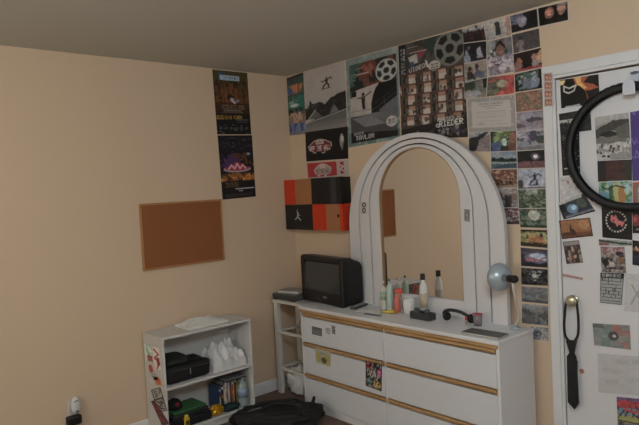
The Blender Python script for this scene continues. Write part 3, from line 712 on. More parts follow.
for i, (x0, x1, z0, z1, cn, pos) in enumerate(bx):
    lab = {0: 'shoe box with orange left half and tan right half, upper left of four', 1: 'plain black shoe box with grey strip, upper right of four on the wall', 2: 'black shoe box with a white leaping figure, lower left of four on the wall', 3: 'orange and tan striped shoe box, lower right of four on the wall'}[i]
    e = boxthing(x0, x1, z0, z1, lab); w = x1-x0; hx = w/2; h = z1-z0
    main = {0: kraft, 1: blackc, 2: blackc, 3: kraft}[i]
    obj('base', B(-hx+.003, hx-.003, -.025, .0499, .003, h-.003), main, e)
    if i in (1, 2): obj('lid', B(-hx, hx, -.045, -.0252, 0, h), blackc, e, bevel=.0015)
    if i == 1:
        obj('printed_strip', B(hx-.115, hx-.055, -.0456, -.0451, .002, h-.002), strapm, e)
    if i == 0:
        obj('lid', B(-hx, -hx+.135, -.045, -.0252, 0, h), orange, e, bevel=.0015); obj('lid', B(-hx+.1352, hx, -.045, -.0252, 0, h), kraft, e, bevel=.0015)
    if i == 3:
        obj('lid', B(-hx, -hx+.150, -.045, -.0252, 0, h), orange, e, bevel=.0015); obj('lid', B(-hx+.1502, hx-.03, -.045, -.0252, 0, h), kraft, e, bevel=.0015)
        obj('end_flap', B(hx-.0298, hx+.0005, -.0452, .0494, 0, h), orange, e, bevel=.001)
        obj('round_hole', lathe(BM(), [(0, 0), (.013, 0), (.013, .001), (0, .001)], 20, Matrix.Translation((hx-.045, -.0451, h*.56)) @ Matrix.Rotation(math.pi/2, 4, 'X')), blackc, e)
    if i == 2:
        bm = BM(); c0 = (-.012, .098)
        def limb(pts, t):
            for (xa, za), (xb, zb) in zip(pts[:-1], pts[1:]):
                d = Vector((xb-xa, zb-za)).normalized(); nn = Vector((-d.y, d.x))*t/2
                prism(bm, [(c0[0]+xa+nn.x, c0[1]+za+nn.y), (c0[0]+xb+nn.x, c0[1]+zb+nn.y), (c0[0]+xb-nn.x, c0[1]+zb-nn.y), (c0[0]+xa-nn.x, c0[1]+za-nn.y)], -.0458, -.0451)
        limb([(0, 0), (.004, .022)], .011); limb([(0, 0), (-.020, -.014), (-.034, -.020)], .007); limb([(.002, 0), (.020, -.014), (.036, -.026)], .007)
        limb([(.002, .02), (-.004, .042), (.000, .058)], .005); limb([(.006, .018), (.022, .010), (.028, .012)], .0045)
        lathe(bm, [(0, 0), (.006, 0), (.006, .0007), (0, .0007)], 14, Matrix.Translation((c0[0]+.010, -.0451, c0[1]+.030)) @ Matrix.Rotation(math.pi/2, 4, 'X'))
        obj('emblem', bm, mat('white_print', '#d8d5d2', .5), e)
# ------------------------------------------------------------------ posters on the walls
def N(px, bg='#333333', k=2.2, seed=None):
    w, h = dims(px, k); LAYER['s'] = LAYER.get('s', 0)+1
    return Art(w, h, bg, seed if seed is not None else LAYER['s'])
PG = 'posters on the back wall'
# left wall pair
q = [(212, 69.5), (247, 73), (251.2, 134.3), (217.2, 134.5)]; a = N(q, '#2c2214', 3.2)
a.grad(0, .5, '#3a3318', '#4a2e14').grad(.5, 1, '#33200f', '#0d0c0c').cloud(5, '#5a3417', .55, .2, .5).cloud(9, '#241a10', .6, .15, .5)
a.rect(.15, .03, .35, .14, '#27404c').rect(.2, .07, .75, .15, '#8295a6').text('?????????', .28, .085, .44, .05, '#28344a')
for x in (.35, .5, .62): a.poly([(x-.05, .5), (x, .22), (x+.05, .5)], '#6a3a18')
a.ell(.45, .42, .09, .05, '#1c1a1c').ell(.5, .45, .06, .03, '#8a7f80').line(.55, .5, .68, .46, .03, '#566a82').line(.5, .46, .57, .5, .02, '#a29a98')
a.text('??????', .18, .535, .66, .065, '#6d5644').rect(.25, .615, .75, .628, '#6a6056').rect(.2, .645, .8, .655, '#57504c')
a.rect(0, .68, 1, 1, '#0f0e10').text('??????', .03, .70, .42, .06, '#a07a24').text('????', .50, .70, .26, .05, '#a07a24').rect(.55, .76, .95, .775, '#4b4a4b').rect(.6, .80, .9, .81, '#4b4a4b')
for i in range(6): a.ell(.12+.15*i, .90, .045, .02, '#3f3d3d')
a.dots(24, ['#4a484a', '#2f3034'], .03, .05, .84, .95, .99, .008); a.soft(1).grain(.2)
sheet('poster', q, a, 'dark brown and gold concert poster, upper of two on the left wall', 'poster', plane='left')
q = [(217.4, 135.4), (251.8, 135.2), (255.8, 196.5), (222.5, 199.7)]; a = N(q, '#131217', 3.2)
a.dots(40, ['#26262c', '#31323a', '#1c1b20'], .05, .05, .04, .95, .3, .012).cloud(6, '#38204a', .5, .3, .5, .02, .6).cloud(8, '#4a2b1c', .5, .28, .46, .35, .8).ell(.85, .3, .05, .02, '#6f8590').cloud(9, '#5a3a24', .62, .38, .5)
a.ell(.5, .535, .4, .05, '#8c8088').ell(.5, .525, .36, .04, '#7c2236').poly([(.2, .53), (.35, .46), (.5, .42), (.65, .46), (.82, .53)], '#7c1f34').pl([(.25, .53), (.33, .47), (.42, .53), (.5, .45), (.58, .53), (.66, .47), (.75, .53)], .022, '#b5808c')
a.grad(.6, .72, '#5c3a18', '#94581c').cloud(12, '#b0702a', .6, .6, .72).cloud(9, '#3a2210', .6, .6, .72).rect(0, .72, 1, 1, '#121115').text('?????', .14, .745, .36, .07, '#5e4a26')
a.rect(.4, .84, .95, .855, '#9a949c').rect(.5, .875, .62, .89, '#8b868c').rect(.1, .93, .9, .94, '#3b393d').rect(.1, .96, .85, .97, '#322f33').soft(1).grain(.2)
sheet('poster', q, a, 'black concert poster with pink crown shape, lower of two on the left wall', 'poster', plane='left')
# back wall, from the corner
q = [(286.2, 78.6), (303.4, 72.3), (306.3, 133.9), (289.8, 135.5)]; a = N(q, '#3c4540', 3.2)
a.grad(0, .15, '#262723', '#313e38').cloud(4, '#27443f', .45, .05, .6).ell(.55, .22, .35, .07, '#7a4228').cloud(6, '#9a5c38', .55, .15, .3).ell(.2, .25, .15, .06, '#28406a').rect(.1, .42, .9, .47, '#6f8d87').cloud(5, '#1f5a50', .45, .35, .55).ell(.4, .5, .25, .03, '#8d9c98')
a.cloud(5, '#1d211f', .5, .55, .66).grad(.66, .8, '#77543a', '#5c4a42').cloud(6, '#8c7060', .55, .62, .8).grad(.8, .94, '#2c4364', '#2c2c58').cloud(5, '#4c5f86', .6, .8, .95).rect(0, .94, 1, 1, '#5a5662').line(.02, .02, .98, .01, .04, '#1d1b1a').mottle(.4,.9).soft(1).grain(.2)
sheet('poster', q, a, 'narrow teal and blue collage poster nearest the corner of the room', 'poster', PG)
def skater(a, x, y, k, c):
    asp = a.w/a.h; p = lambda u, v: (x+u*k, y+v*k*asp)
    a.ell(*p(0, -.35), .07*k, .08*k*asp, c); a.poly([p(-.1, -.26), p(.12, -.28), p(.1, .1), p(-.08, .1)], c)
    a.pl([p(-.08, -.2), p(-.35, -.1), p(-.42, -.2)], .04*k, c).pl([p(.1, -.22), p(.35, -.35), p(.42, -.2)], .04*k, c)
    a.pl([p(-.05, .08), p(-.22, .2), p(-.32, .42)], .06*k, c).pl([p(.06, .08), p(.18, .2), p(.14, .42)], .06*k, c).line(*p(-.4, .45), *p(.3, .45), .03*k, c); return a
q = [(303.6, 71.8), (344.6, 60.1), (347.4, 126.1), (306.3, 132.3)]; a = N(q, '#90857f', 3.2)
a.grad(0, .62, '#8f8580', '#8a827f'); skater(a, .56, .26, .29, '#1d1b1b'); a.rect(.13, .15, .22, .155, '#5b5551')
a.poly([(0, .62), (.1, .6), (.13, .5), (.17, .5), (.19, .62), (.3, .56), (.36, .54), (.44, .56), (.5, .6), (.56, .56), (.66, .50), (.72, .5), (.8, .47), (1, .45), (1, .8), (0, .8)], '#201f20').cloud(9, '#2e2d2e', .6, .55, .7)
a.poly([(.08, .80), (.26, .66), (.42, .78)], '#4f4d4c').poly([(.6, .76), (.72, .62), (.82, .74)], '#5d5b5a').line(.26, .66, .08, .80, .012, '#8d8986').poly([(0, .86), (.25, .80), (.6, .78), (1, .73), (1, 1), (0, 1)], '#4e4c4c').grad(.86, 1, '#565352', '#6a6563').line(0, .86, 1, .73, .008, '#87827f').mottle(.12,.9).soft(1).grain(.1)
sheet('poster', q, a, 'black and white poster of a skater leaping in a pale sky', 'poster', PG)
q = [(305.3, 132.4), (347.9, 126.2), (348.6, 158.6), (306.5, 161.6)]; a = N(q, '#121213', 4)
def vans(a, x0, y0, x1, y1, fill, out, txt):
    X = lambda u: x0+u*(x1-x0); Yy = lambda v: y0+v*(y1-y0)
    body = [(0, .45), (.12, .3), (.26, .1), (.5, 0), (.74, .1), (.97, .32), (1, .48), (.9, .82), (.72, .84), (.7, 1), (.58, 1), (.55, .84), (.36, .84), (.34, .97), (.22, .97), (.2, .84), (.07, .8)]
    a.poly([(X(u), Yy(v)) for u, v in body], out)
    cx, cy = .5, .5
    a.poly([(X(cx+(u-cx)*.93), Yy(cy+(v-cy)*.88)) for u, v in body], fill)
    a.rect(X(.34), Yy(.1), X(.66), Yy(.36), out).text('VANS', X(.37), Yy(.13), X(.63)-X(.37), (y1-y0)*.2, fill)
    a.rect(X(.08), Yy(.44), X(.95), Yy(.8), fill).text('OFF THE WALL', X(.09), Yy(.46), X(.93)-X(.09), (y1-y0)*.31, txt)
    return a
a.grad(0, .1, '#1d1d1e', '#121213'); vans(a, .06, .28, .64, .76, '#5c1f26', '#988f8b', '#b3a9a5')
a.ell(.86, .42, .045, .22, '#7a7674').ell(.87, .35, .03, .08, '#9a9592').line(.88, .5, .86, .68, .02, '#5b5858').grain(.15)
sheet('poster', q, a, 'black poster with a small dark red skate logo above the red one', 'poster', PG)
q = [(306.6, 162.7), (348.8, 159.7), (349.6, 175.2), (307.8, 178.8)]; a = N(q, '#8f8480', 4.4)
a.rect(.02, .05, .72, .93, '#8c1d22'); vans(a, .18, .12, .60, .93, '#7e7673', '#a89c97', '#701c20'); a.rect(.80, .1, .88, .85, '#7f1c22').pl([(.81, .3), (.87, .4), (.81, .55), (.87, .7)], .012, '#a39894').grain(.08)
sheet('banner', q, a, 'small red banner with a pale skate logo just above the shoe boxes', 'banner', PG)
def wheel(a, x, y, r, c, dark):
    asp = a.w/a.h; a.ell(x, y, r, r*asp, c)
    for k in range(5):
        t = math.radians(90+72*k); p_ = lambda rr, dt: (x+rr*r*math.cos(t+dt), y+rr*r*asp*math.sin(t+dt)); a.poly([p_(.52, -.42), p_(.84, -.44), p_(.91, 0), p_(.84, .44), p_(.52, .42)], dark)
    a.ell(x, y, r*.27, r*.27*asp, dark); return a
q = [(346, 60.3), (397.9, 45.5), (400.8, 138.6), (348.6, 147.6)]; a = N(q, '#5d7370', 3.2)
a.grad(0, 1, '#66706d', '#486360').cloud(7, '#6d7b78', .62)
a.rect(.07, .07, .96, .37, '#1b201f').cloud(5, '#5a2a20', .5, .07, .37, .22, .96).cloud(6, '#2f4a46', .55, .07, .4, .07, .4).cloud(8, '#7a4030', .66, .1, .37, .3, .8).rect(.20, .13, .35, .138, '#8b5d4a').rect(.2, .195, .45, .203, '#9b8f7f').text('??', .09, .18, .1, .08, '#4d7168')
wheel(a, .78, .225, .20, '#858a87', '#231c1a')
a.rect(.07, .37, .96, .96, '#2a292b').poly([(.07, .40), (.2, .37), (.62, .34), (.62, .66), (.07, .66)], '#8d837f').rect(.1, .38, .2, .44, '#151515').rect(.07, .37, .1, .45, '#3b4a48')
a.ell(.33, .43, .03, .02, '#1b1a1b').poly([(.29, .45), (.37, .45), (.36, .53), (.37, .60), (.31, .60), (.30, .53)], '#1b1a1b').pl([(.22, .46), (.33, .47), (.48, .42)], .012, '#3a3736')
a.poly([(.64, .345), (.96, .34), (.96, .58), (.75, .66), (.48, .66), (.48, .56), (.52, .46), (.57, .39)], '#121214').grad(.66, .96, '#59585c', '#242327', .07, .96).poly([(.07, .78), (.07, .66), (.12, .66), (.5, .70), (.8, .83), (.96, .94), (.07, .96)], '#3a393d').poly([(.1, .68), (.45, .68), (.75, .80), (.35, .80)], '#5f5e63').poly([(.62, .64), (.96, .52), (.96, .84)], '#4c4c54')
a.line(.07, .60, .5, .615, .005, '#5a5655').line(.12, .6, .12, .66, .006, '#5c5857').line(.5, .63, .96, .48, .006, '#37373c').line(.55, .56, .96, .43, .005, '#2c2c30').line(.72, .5, .74, .62, .006, '#37373c')
a.poly([(.07, .84), (.96, .90), (.96, .96), (.07, .96)], '#151417').text('?????', .12, .845, .2, .03, '#8f8b8a').text('TAYLOR', .16, .885, .36, .05, '#b0aba8').ell(.85, .79, .10, .058, '#8e8a88').text('??', .79, .765, .12, .05, '#37373a').mottle(.2, .85).soft(1).grain(.12)
sheet('poster', q, a, 'teal bordered skate video poster with grey ramp and white wheel emblem', 'poster', PG)
q = [(398.2, 45.2), (462.9, 28.8), (468.2, 137.1), (401.8, 139.5)]; a = N(q, '#3a2f2b', 3.4)
a.rect(0, 0, 1, .30, '#2e2a26').cloud(6, '#3d3833', .5, 0, .3).rect(0, 0, .13, .42, '#17181a').poly([(.45, 0), (.6, 0), (.6, .12), (.45, .14)], '#22332e')
a.text('?', .035, .05, .075, .055, '#807b78').text('?', .035, .12, .075, .055, '#807b78').text('?', .035, .19, .075, .055, '#6c6866').text('?', .035, .26, .075, .055, '#6c6866').text('?', .035, .33, .075, .055, '#5a5755')
a.rect(.16, .05, .32, .057, '#7a756f').rect(.18, .105, .46, .112, '#b07f72').poly([(.16, .15), (.3, .13), (.32, .22), (.2, .23)], '#8b8683').poly([(.3, .13), (.46, .11), (.34, .2)], '#6f2430').rect(.18, .2, .25, .27, '#2c3c58')
wheel(a, .80, .15, .23, '#5c5c57', '#191816'); a.text('VIDEOS', .17, .268, .30, .045, '#a19c98', -.12).ell(.565, .285, .09, .05, '#8d8884').text('???', .51, .262, .11, .045, '#3a3634').line(.44, .22, .47, .28, .012, '#98938f')
for r in range(5):
    yy = .33+r*.108
    for c in range(-1, 5):
        xx = .03+c*.235+(r % 2)*.015-r*.012
        if r == 0 and c < 0: continue
        a.rect(xx, yy, xx+.125, yy+.095, '#332c26').rect(xx+.125, yy+.002, xx+.235, yy+.040, ['#85604e', '#7d5848', '#92715f'][(r+c) % 3]).rect(xx+.125, yy+.040, xx+.235, yy+.092, '#958980')
        for kk in range(3): a.rect(xx+.012+kk*.036, yy+.015, xx+.032+kk*.036, yy+.085, ['#4a4038', '#201b18', '#574b41'][kk])
        a.dots(4, ['#4b4138', '#1b1815'], .014, xx, yy, xx+.12, yy+.09).dots([0, 3, 1, 4][(r*3+c*5) % 4], ['#3a2c26', '#4a3a32', '#6b5a50'], .02, xx+.13, yy+.03, xx+.23, yy+.09)
    a.line(0, yy-.006, 1, yy-.012, .006, '#54261f')
a.poly([(0, .90), (.3, .86), (1, .80), (1, 1), (0, 1)], '#1e1b1c').dots(30, ['#3a332e', '#69605a', '#3a2d44'], .02, .25, .88, 1, .99).text('RIEDER', .60, .835, .34, .055, '#b4aeaa', -.06).ell(.58, .875, .03, .02, '#9b9591', .5).text('?????', .62, .80, .2, .028, '#8d8784', -.06).mottle(.25,.85).soft(1).grain(.15)
sheet('poster', q, a, 'tall skate video poster made of many small photo frames above the mirror', 'poster', PG)

# certificate
q = [(467.4, 99.1), (514.6, 95), (516.2, 130.4), (469, 132.2)]; a = N(q, '#8f8986', 4)
a.border(.09, '#7a7674'); a.dots(90, ['#8f8b88', '#6d6a69'], .02, 0, 0, 1, 1).rect(.09, .12, .91, .88, '#948e8b').text('???????????', .25, .16, .5, .05, '#4b4847').rect(.3, .25, .7, .262, '#5c5958').rect(.4, .31, .6, .322, '#6b6867')
for y in (.42, .47, .52, .57, .68): a.rect(.18, y, .82, y+.010, '#7c7876')
a.rect(.15, .78, .4, .79, '#5f5c5c').rect(.6, .78, .85, .79, '#5f5c5c').ell(.28, .75, .05, .02, '#777').grain(.06)
sheet('certificate', q, a, 'white certificate with an ornate grey border among the wall photos', 'certificate', 'papers and photos on the back wall')

# ------------------------------------------------------------------ the photo collage right of the posters
def crowd(a, cols, y0, y1, n=7, r=.06):
    for i in range(n): x = (i+.5)/n; a.ell(x, y0+.05*((i*3) % 3), r, r*a.w/a.h*1.1, cols[i % len(cols)]); a.poly([(x-.08, y1), (x-.06, y0+.12), (x+.06, y0+.12), (x+.08, y1)], cols[(i+1) % len(cols)])
    return a
def ph(q, paint, label, bg='#333333', cat='photo', border='#9b9693', bw=.02, **k):
    a = N(q, bg, 2.6); a.warp(.03); paint(a); a.unwarp().mottle(.75, .78).soft(1).grain(.15)
    if bw: a.border(bw, border)
    return sheet('photo_print' if cat == 'photo' else cat.replace(' ', '_'), q, a, label, cat, k.pop('group', 'photos on the back wall'), **k)
def f(a): a.grad(0, .35, '#8a8482', '#6a6666').dots(8, ['#2e3630', '#8f8b88'], .06, 0, 0, 1, .3); crowd(a, ['#3a1d1e', '#201a1b', '#2a1517'], .38, .9, 6); a.rect(0, .85, 1, 1, '#1c1516')
ph([(462.2, 28.3), (483.6, 23.2), (486.6, 40.2), (463.6, 43.2)], f, 'photo of a dark red group of people, top left of the collage', '#2a2020')
def f(a): a.grad(0, 1, '#8b8480', '#7f7673').rect(.42, .15, .6, .85, '#2b2a2c').rect(.82, 0, 1, 1, '#8a655c').cloud(3, '#958e8a', .6, 0, .6, 0, .4)
ph([(483.8, 22.6), (509.6, 16), (511.8, 34.8), (486.8, 41.4)], f, 'pale photo with a narrow dark doorway, in the top row of the collage', '#807976')
def f(a): a.cloud(3, '#4a536a', .45, 0, .6, 0, .5).ell(.42, .5, .16, .3, '#6f6470').ell(.5, .42, .1, .15, '#8a7c85').rect(.7, .1, 1, .8, '#0f0d12').poly([(0, 1), (.1, .7), (.4, .85), (.5, 1)], '#151217')
ph([(510, 16.2), (537.2, 8.5), (538.6, 26.8), (511.8, 33.4)], f, 'night photo with a pale blue lit face, second from right in top row', '#17131a')
def f(a): a.ell(.38, .4, .14, .28, '#7c4638').ell(.36, .35, .1, .16, '#a1624a').ell(.78, .35, .14, .28, '#83553f').ell(.78, .12, .16, .1, '#6f675e').ell(.78, .32, .09, .14, '#a8745a').rect(.3, .75, .9, 1, '#1d1411').ell(.38, .5, .05, .03, '#c08872')
ph([(537.6, 7.9), (568.2, .9), (568.9, 20.5), (539.3, 27)], f, 'dark photo of two faces side by side, the rightmost of the top row', '#0d0a0a')
def f(a): a.cloud(4, '#40393a', .5); a.ell(.3, .3, .08, .14, '#2a2424').ell(.28, .6, .13, .25, '#5b4f55').poly([(.2, 1), (.3, .55), (.45, 1)], '#6a5d66')
ph([(512, 34.8), (539.3, 28.3), (540.6, 46.8), (513.7, 53.8)], f, 'dim grey photo with one faint figure at its left', '#3a3335')
def f(a): a.rect(0, .85, 1, 1, '#7d2022').ell(.2, .45, .1, .2, '#7e4a36').ell(.15, .7, .15, .25, '#6b463c').ell(.75, .4, .09, .18, '#8e5a44').rect(.66, .5, .88, .85, '#6b6268').ell(.92, .45, .1, .3, '#9c6a42').rect(.35, .1, .6, .8, '#161012').dots(5, ['#a57c4c'], .04, .8, .05, 1, .5)
ph([(513.4, 54.1), (541.5, 47.5), (542.5, 67.2), (514.3, 73)], f, 'warm photo of people in orange light with a red strip below', '#1f1212')
def f(a): a.cloud(4, '#4d5a5c', .4, .1, .9, .15, .85).ell(.6, .55, .3, .35, '#56586b').cloud(5, '#2e5040', .5, 0, .4).ell(.75, .6, .15, .3, '#6a6f86').dots(10, ['#7f8588', '#8a8070'], .04, .2, .15, .8, .5)
ph([(514.7, 74.2), (541.6, 68), (542.5, 88.3), (515.3, 92.4)], f, 'photo of a pale blue shape in a dark room with green lights', '#11130f')
def f(a): a.cloud(8, '#6b4a38', .45).cloud(12, '#8c5a48', .6).cloud(12, '#46583a', .65).rect(0, .9, 1, 1, '#7a4a40')
ph([(515.4, 93), (543, 88.9), (543.9, 109.8), (516.4, 112.4)], f, 'reddish brown photo of a dense crowd right of the certificate', '#6a4038')
def f(a): a.grad(0, .55, '#6d6478', '#857a82').poly([(.3, .45), (.6, .3), (.9, .35), (1, .5), (.5, .6)], '#3a333d').grad(.6, 1, '#6b5c64', '#837680').ell(.15, .75, .2, .1, '#4c4350')
ph([(516.5, 112.6), (543.9, 110), (544.4, 128.8), (516.6, 131.5)], f, 'purple toned landscape photo with a dark low hill', '#6d6478')
def f(a): a.grad(0, 1, '#7c7a88', '#6a6670').cloud(3, '#3a3646', .5, .1, .7).ell(.6, .3, .15, .25, '#37314a').rect(0, .8, 1, 1, '#5b555c').ell(.85, .5, .12, .2, '#2c3a30')
ph([(516.6, 131.7), (544.4, 129), (545.2, 149), (517.2, 150.9)], f, 'photo of a dark tree against pale lilac sky', '#7c7a88')
def f(a): a.grad(0, .5, '#121216', '#1f1a1e').rect(0, .6, 1, 1, '#5d3a3e').ell(.66, .35, .07, .1, '#b9aeb2').ell(.66, .35, .14, .2, '#4b3f48', .6).line(.5, .6, .55, .9, .02, '#241a1c')
ph([(517.2, 151.2), (545.2, 149.4), (545.6, 167.6), (517.7, 168.7)], f, 'night photo with a single white light above pink ground', '#16141a')
def f(a): a.grad(0, 1, '#7b8090', '#83869a'); skater(a, .62, .5, .5, '#20222e'); a.rect(0, .9, 1, 1, '#4a4a56').ell(.1, .75, .12, .2, '#2f3238')
ph([(517.7, 169), (545.6, 168), (545.9, 188.2), (518.1, 189.2)], f, 'blue sky photo with a small dark jumping figure', '#7b8090')
def f(a): a.cloud(4, '#3d4f3a', .35).cloud(7, '#24301f', .5).rect(.3, .0, .7, .3, '#7c8382').cloud(9, '#66705e', .65)
ph([(518.1, 189.5), (545.9, 188.5), (546.5, 208), (519, 208.4)], f, 'green photo of trees with a pale gap, upper of two garden photos', '#3a4636')
def f(a): a.cloud(4, '#2c3a2c', .35).cloud(7, '#56655a', .55).ell(.55, .35, .2, .25, '#8a8d84').rect(0, .85, 1, 1, '#232b22')
ph([(519, 208.7), (546.5, 208.3), (547.3, 228.2), (520.4, 227.4)], f, 'green photo of leafy hedge with pale blossom, lower of two garden photos', '#46523f')
def f(a): a.cloud(5, '#7c7438', .42, .1, .75).cloud(7, '#8f8a58', .55, .15, .6).ell(.6, .55, .25, .2, '#8e4a22').cloud(9, '#a5642c', .6, .35, .8, .3, .9).rect(0, 0, 1, .12, '#1c1a12')
ph([(520.5, 229.2), (547.5, 229.9), (548, 248.2), (520.7, 245.8)], f, 'photo of yellow and orange flowers on dark leaves', '#241f10')
def f(a): a.grad(0, .35, '#2c2430', '#4a3d52').ell(.6, .5, .45, .28, '#4c5068').ell(.6, .4, .3, .14, '#7f89a2').rect(.2, .58, .75, .68, '#8b4a56').rect(0, .78, 1, 1, '#1b181f').dots(6, ['#a7a3b2', '#8b2f38'], .04, .2, .45, .9, .7)
ph([(520.7, 247.3), (548, 249.5), (548.2, 268), (521.2, 266)], f, 'photo of a dark blue car with red tail light', '#2a2530')
def f(a): a.ell(.5, .45, .2, .28, '#6d6a6a').cloud(6, '#3b3a38', .5).dots(12, ['#8d8a88', '#1a1819'], .05, .35, .2, .7, .75).ell(.5, .45, .07, .1, '#a7a4a3')
ph([(521.2, 267.3), (548.2, 269.2), (548.4, 286), (521.5, 284.5)], f, 'black photo with a grey round flower shape at its centre', '#151314')
def f(a): a.grad(0, 1, '#55555a', '#4a4a4d').cloud(5, '#5f5f63', .5).rect(0, .8, 1, 1, '#3f3f42')
ph([(521.5, 286), (548.4, 287.8), (548.5, 304.2), (521.7, 301.6)], f, 'plain mid grey photo below the black flower photo', '#555')
def f(a): a.grad(0, .4, '#6c6c70', '#5a5a5d').cloud(5, '#3b3b3f', .5, .3, 1).rect(.1, .6, .5, .9, '#48484c')
ph([(521.7, 303.3), (548.5, 305.8), (548.8, 326), (522, 323)], f, 'grey photo of a blurry street, lowest full photo in its column', '#555')
def f(a): a.cloud(5, '#77777a', .5).ell(.4, .5, .25, .25, '#48484c').dots(8, ['#8f8f92'], .06)
ph([(531, 326), (548.8, 327.5), (549, 341), (531, 339)], f, 'small grey print low beside the door frame behind dresser corner', '#5c5c60')
# second column
def f(a):
    a.rect(0, 0, .35, .45, '#6f6d6a').dots(8, ['#2b2a2a', '#8e8b88'], .06, 0, .2, .35, .5, .03).rect(.7, 0, 1, .5, '#5a5358')
    a.poly([(.05, 1), (.1, .58), (.35, .46), (.75, .44), (.95, .55), (1, 1)], '#6d5c68').cloud(6, '#8a7f8a', .5, .5, 1).dots(14, ['#4a2c3c', '#9b939c'], .07, .15, .58, .85, .85, .03)
    a.ell(.52, .28, .2, .2, '#120e0d').ell(.53, .33, .15, .17, '#6b453a').ell(.55, .38, .08, .06, '#83584a').rect(.42, .3, .64, .315, '#2a1a17').ell(.75, .38, .08, .08, '#2c3a2c')
ph([(487, 42), (511.7, 35.9), (515, 71.5), (488, 77.1)], f, 'portrait of a dark-haired person in a patterned grey shirt', '#4b4345')
def f(a): a.rect(0, 0, 1, 1, '#8c1c1c').cloud(5, '#a2302c', .5).poly([(0, .35), (.4, .2), (.75, .35), (.7, .6), (.3, .95), (0, 1)], '#4a4a3a').ell(.55, .42, .2, .18, '#86785e').ell(.2, .8, .25, .14, '#5b5a44').rect(0, 0, .4, .2, '#5a4038')
ph([(488, 77.4), (514.6, 74), (515, 93.4), (486.8, 96.9)], f, 'bright red photo with a green and tan shoe', '#8c1c1c')
def f(a): a.rect(0, 0, 1, .4, '#3b3a35').rect(0, .1, .4, .5, '#27301f').rect(.5, .1, .8, .5, '#5e5a50').ell(.3, .8, .5, .25, '#77757a').poly([(.6, .9), (1, .55), (1, 1), (.55, 1)], '#6a5a44').rect(.82, 0, 1, .5, '#17161a')
ph([(464.3, 82.9), (487.7, 77.4), (486.6, 97), (464.8, 99)], f, 'photo of a grey skate spot left of the red shoe photo', '#55534f')
def f(a): a.rect(0, 0, 1, .4, '#16161c').poly([(0, 1), (.05, .55), (.15, .35), (.35, 1)], '#6a7082').ell(.42, .35, .12, .25, '#171318').poly([(.55, .9), (.6, .4), (.7, .25), (.85, .85)], '#75757f').rect(.3, .85, .95, 1, '#24202a').ell(.25, .25, .06, .1, '#5d4740')
ph([(463.3, 43.7), (486.8, 40.9), (487.1, 59), (464.5, 63.7)], f, 'dark photo of two people in pale blue shirts', '#1b1a20')
def f(a): a.grad(0, .5, '#7f6f62', '#776860').ell(.55, .3, .08, .18, '#3d211b').poly([(.4, .8), (.5, .45), (.65, .5), (.9, .7), (.8, .95)], '#3f4a60').ell(.25, .35, .1, .16, '#241b1a').ell(.3, .5, .06, .12, '#6e4a40').poly([(.1, .95), (.15, .5), (.35, .5), (.5, .95)], '#2a2024').rect(0, .9, .4, 1, '#7d7873')
ph([(464.5, 64), (487.2, 59.2), (487.9, 77.2), (465.2, 82.8)], f, 'photo of two seated people leaning together on tan ground', '#77685e')
def f(a): a.grad(0, .4, '#7b7d84', '#6d6c70').poly([(0, .35), (.45, .2), (.8, .0), (1, 0), (.5, .45), (.3, 1), (0, 1)], '#1d1f20').poly([(.5, .45), (1, .1), (1, 1), (.3, 1)], '#665858')
ph([(469, 132.4), (490.2, 131.6), (490.8, 151.9), (469.2, 151.4)], f, 'photo of a dark ramp rail under a pale sky beneath the certificate', '#55535a')
def f(a): a.cloud(5, '#4c6038', .4, 0, .7, .1, .8).cloud(8, '#7c9058', .6, 0, .6, .15, .7).rect(.05, .55, .4, 1, '#2c4670').ell(.85, .4, .12, .35, '#7c4a3c').rect(.7, .6, 1, 1, '#5a342e').ell(.55, .55, .08, .2, '#8c9698')
ph([(490.4, 131.6), (516.4, 130.6), (517, 150.8), (491, 151.8)], f, 'colourful photo with green plants and a blue shape', '#23281f')
def f(a): a.grad(0, .4, '#59687c', '#77828c').poly([(0, .5), (.1, .3), (.25, .45), (.4, .32), (.6, .48), (.8, .35), (1, .5), (1, .62), (0, .62)], '#17201c').rect(0, .6, 1, .7, '#6f7f84').poly([(.1, 1), (.4, .72), (1, .68), (1, .9)], '#1d3a48')
ph([(491.1, 152.1), (517, 151), (517.6, 168.5), (491.6, 169.2)], f, 'photo of a pool under blue sky with dark trees', '#3a4a55')
def f(a): a.cloud(5, '#5e3226', .4).cloud(9, '#8a6a50', .62); a.text('????', .12, .5, .7, .3, '#1a1312').rect(0, .85, 1, 1, '#6f5a4c')
ph([(491.6, 169.6), (517.6, 168.9), (518, 187.8), (492, 188)], f, 'reddish brown photo with dark blocky figures below the pool photo', '#4a2a22')
def f(a): a.rect(0, 0, 1, .3, '#847c7c').ell(.3, .5, .15, .3, '#3a2226').cloud(5, '#6e6a6e', .55).rect(.5, .4, .75, 1, '#2c2528')
ph([(492, 188.3), (518.1, 188.1), (519, 207.5), (492.5, 207.5)], f, 'light topped photo of people beside the jumping figure photo', '#5a4c4c')
def f(a): a.cloud(6, '#56323a', .42).cloud(9, '#8b7c80', .6).rect(0, .8, 1, 1, '#3a2426')
ph([(493, 207.8), (519, 207.8), (520.2, 224.4), (494, 224.2)], f, 'dark maroon crowded photo, lowest in the column beside the mirror', '#332026')

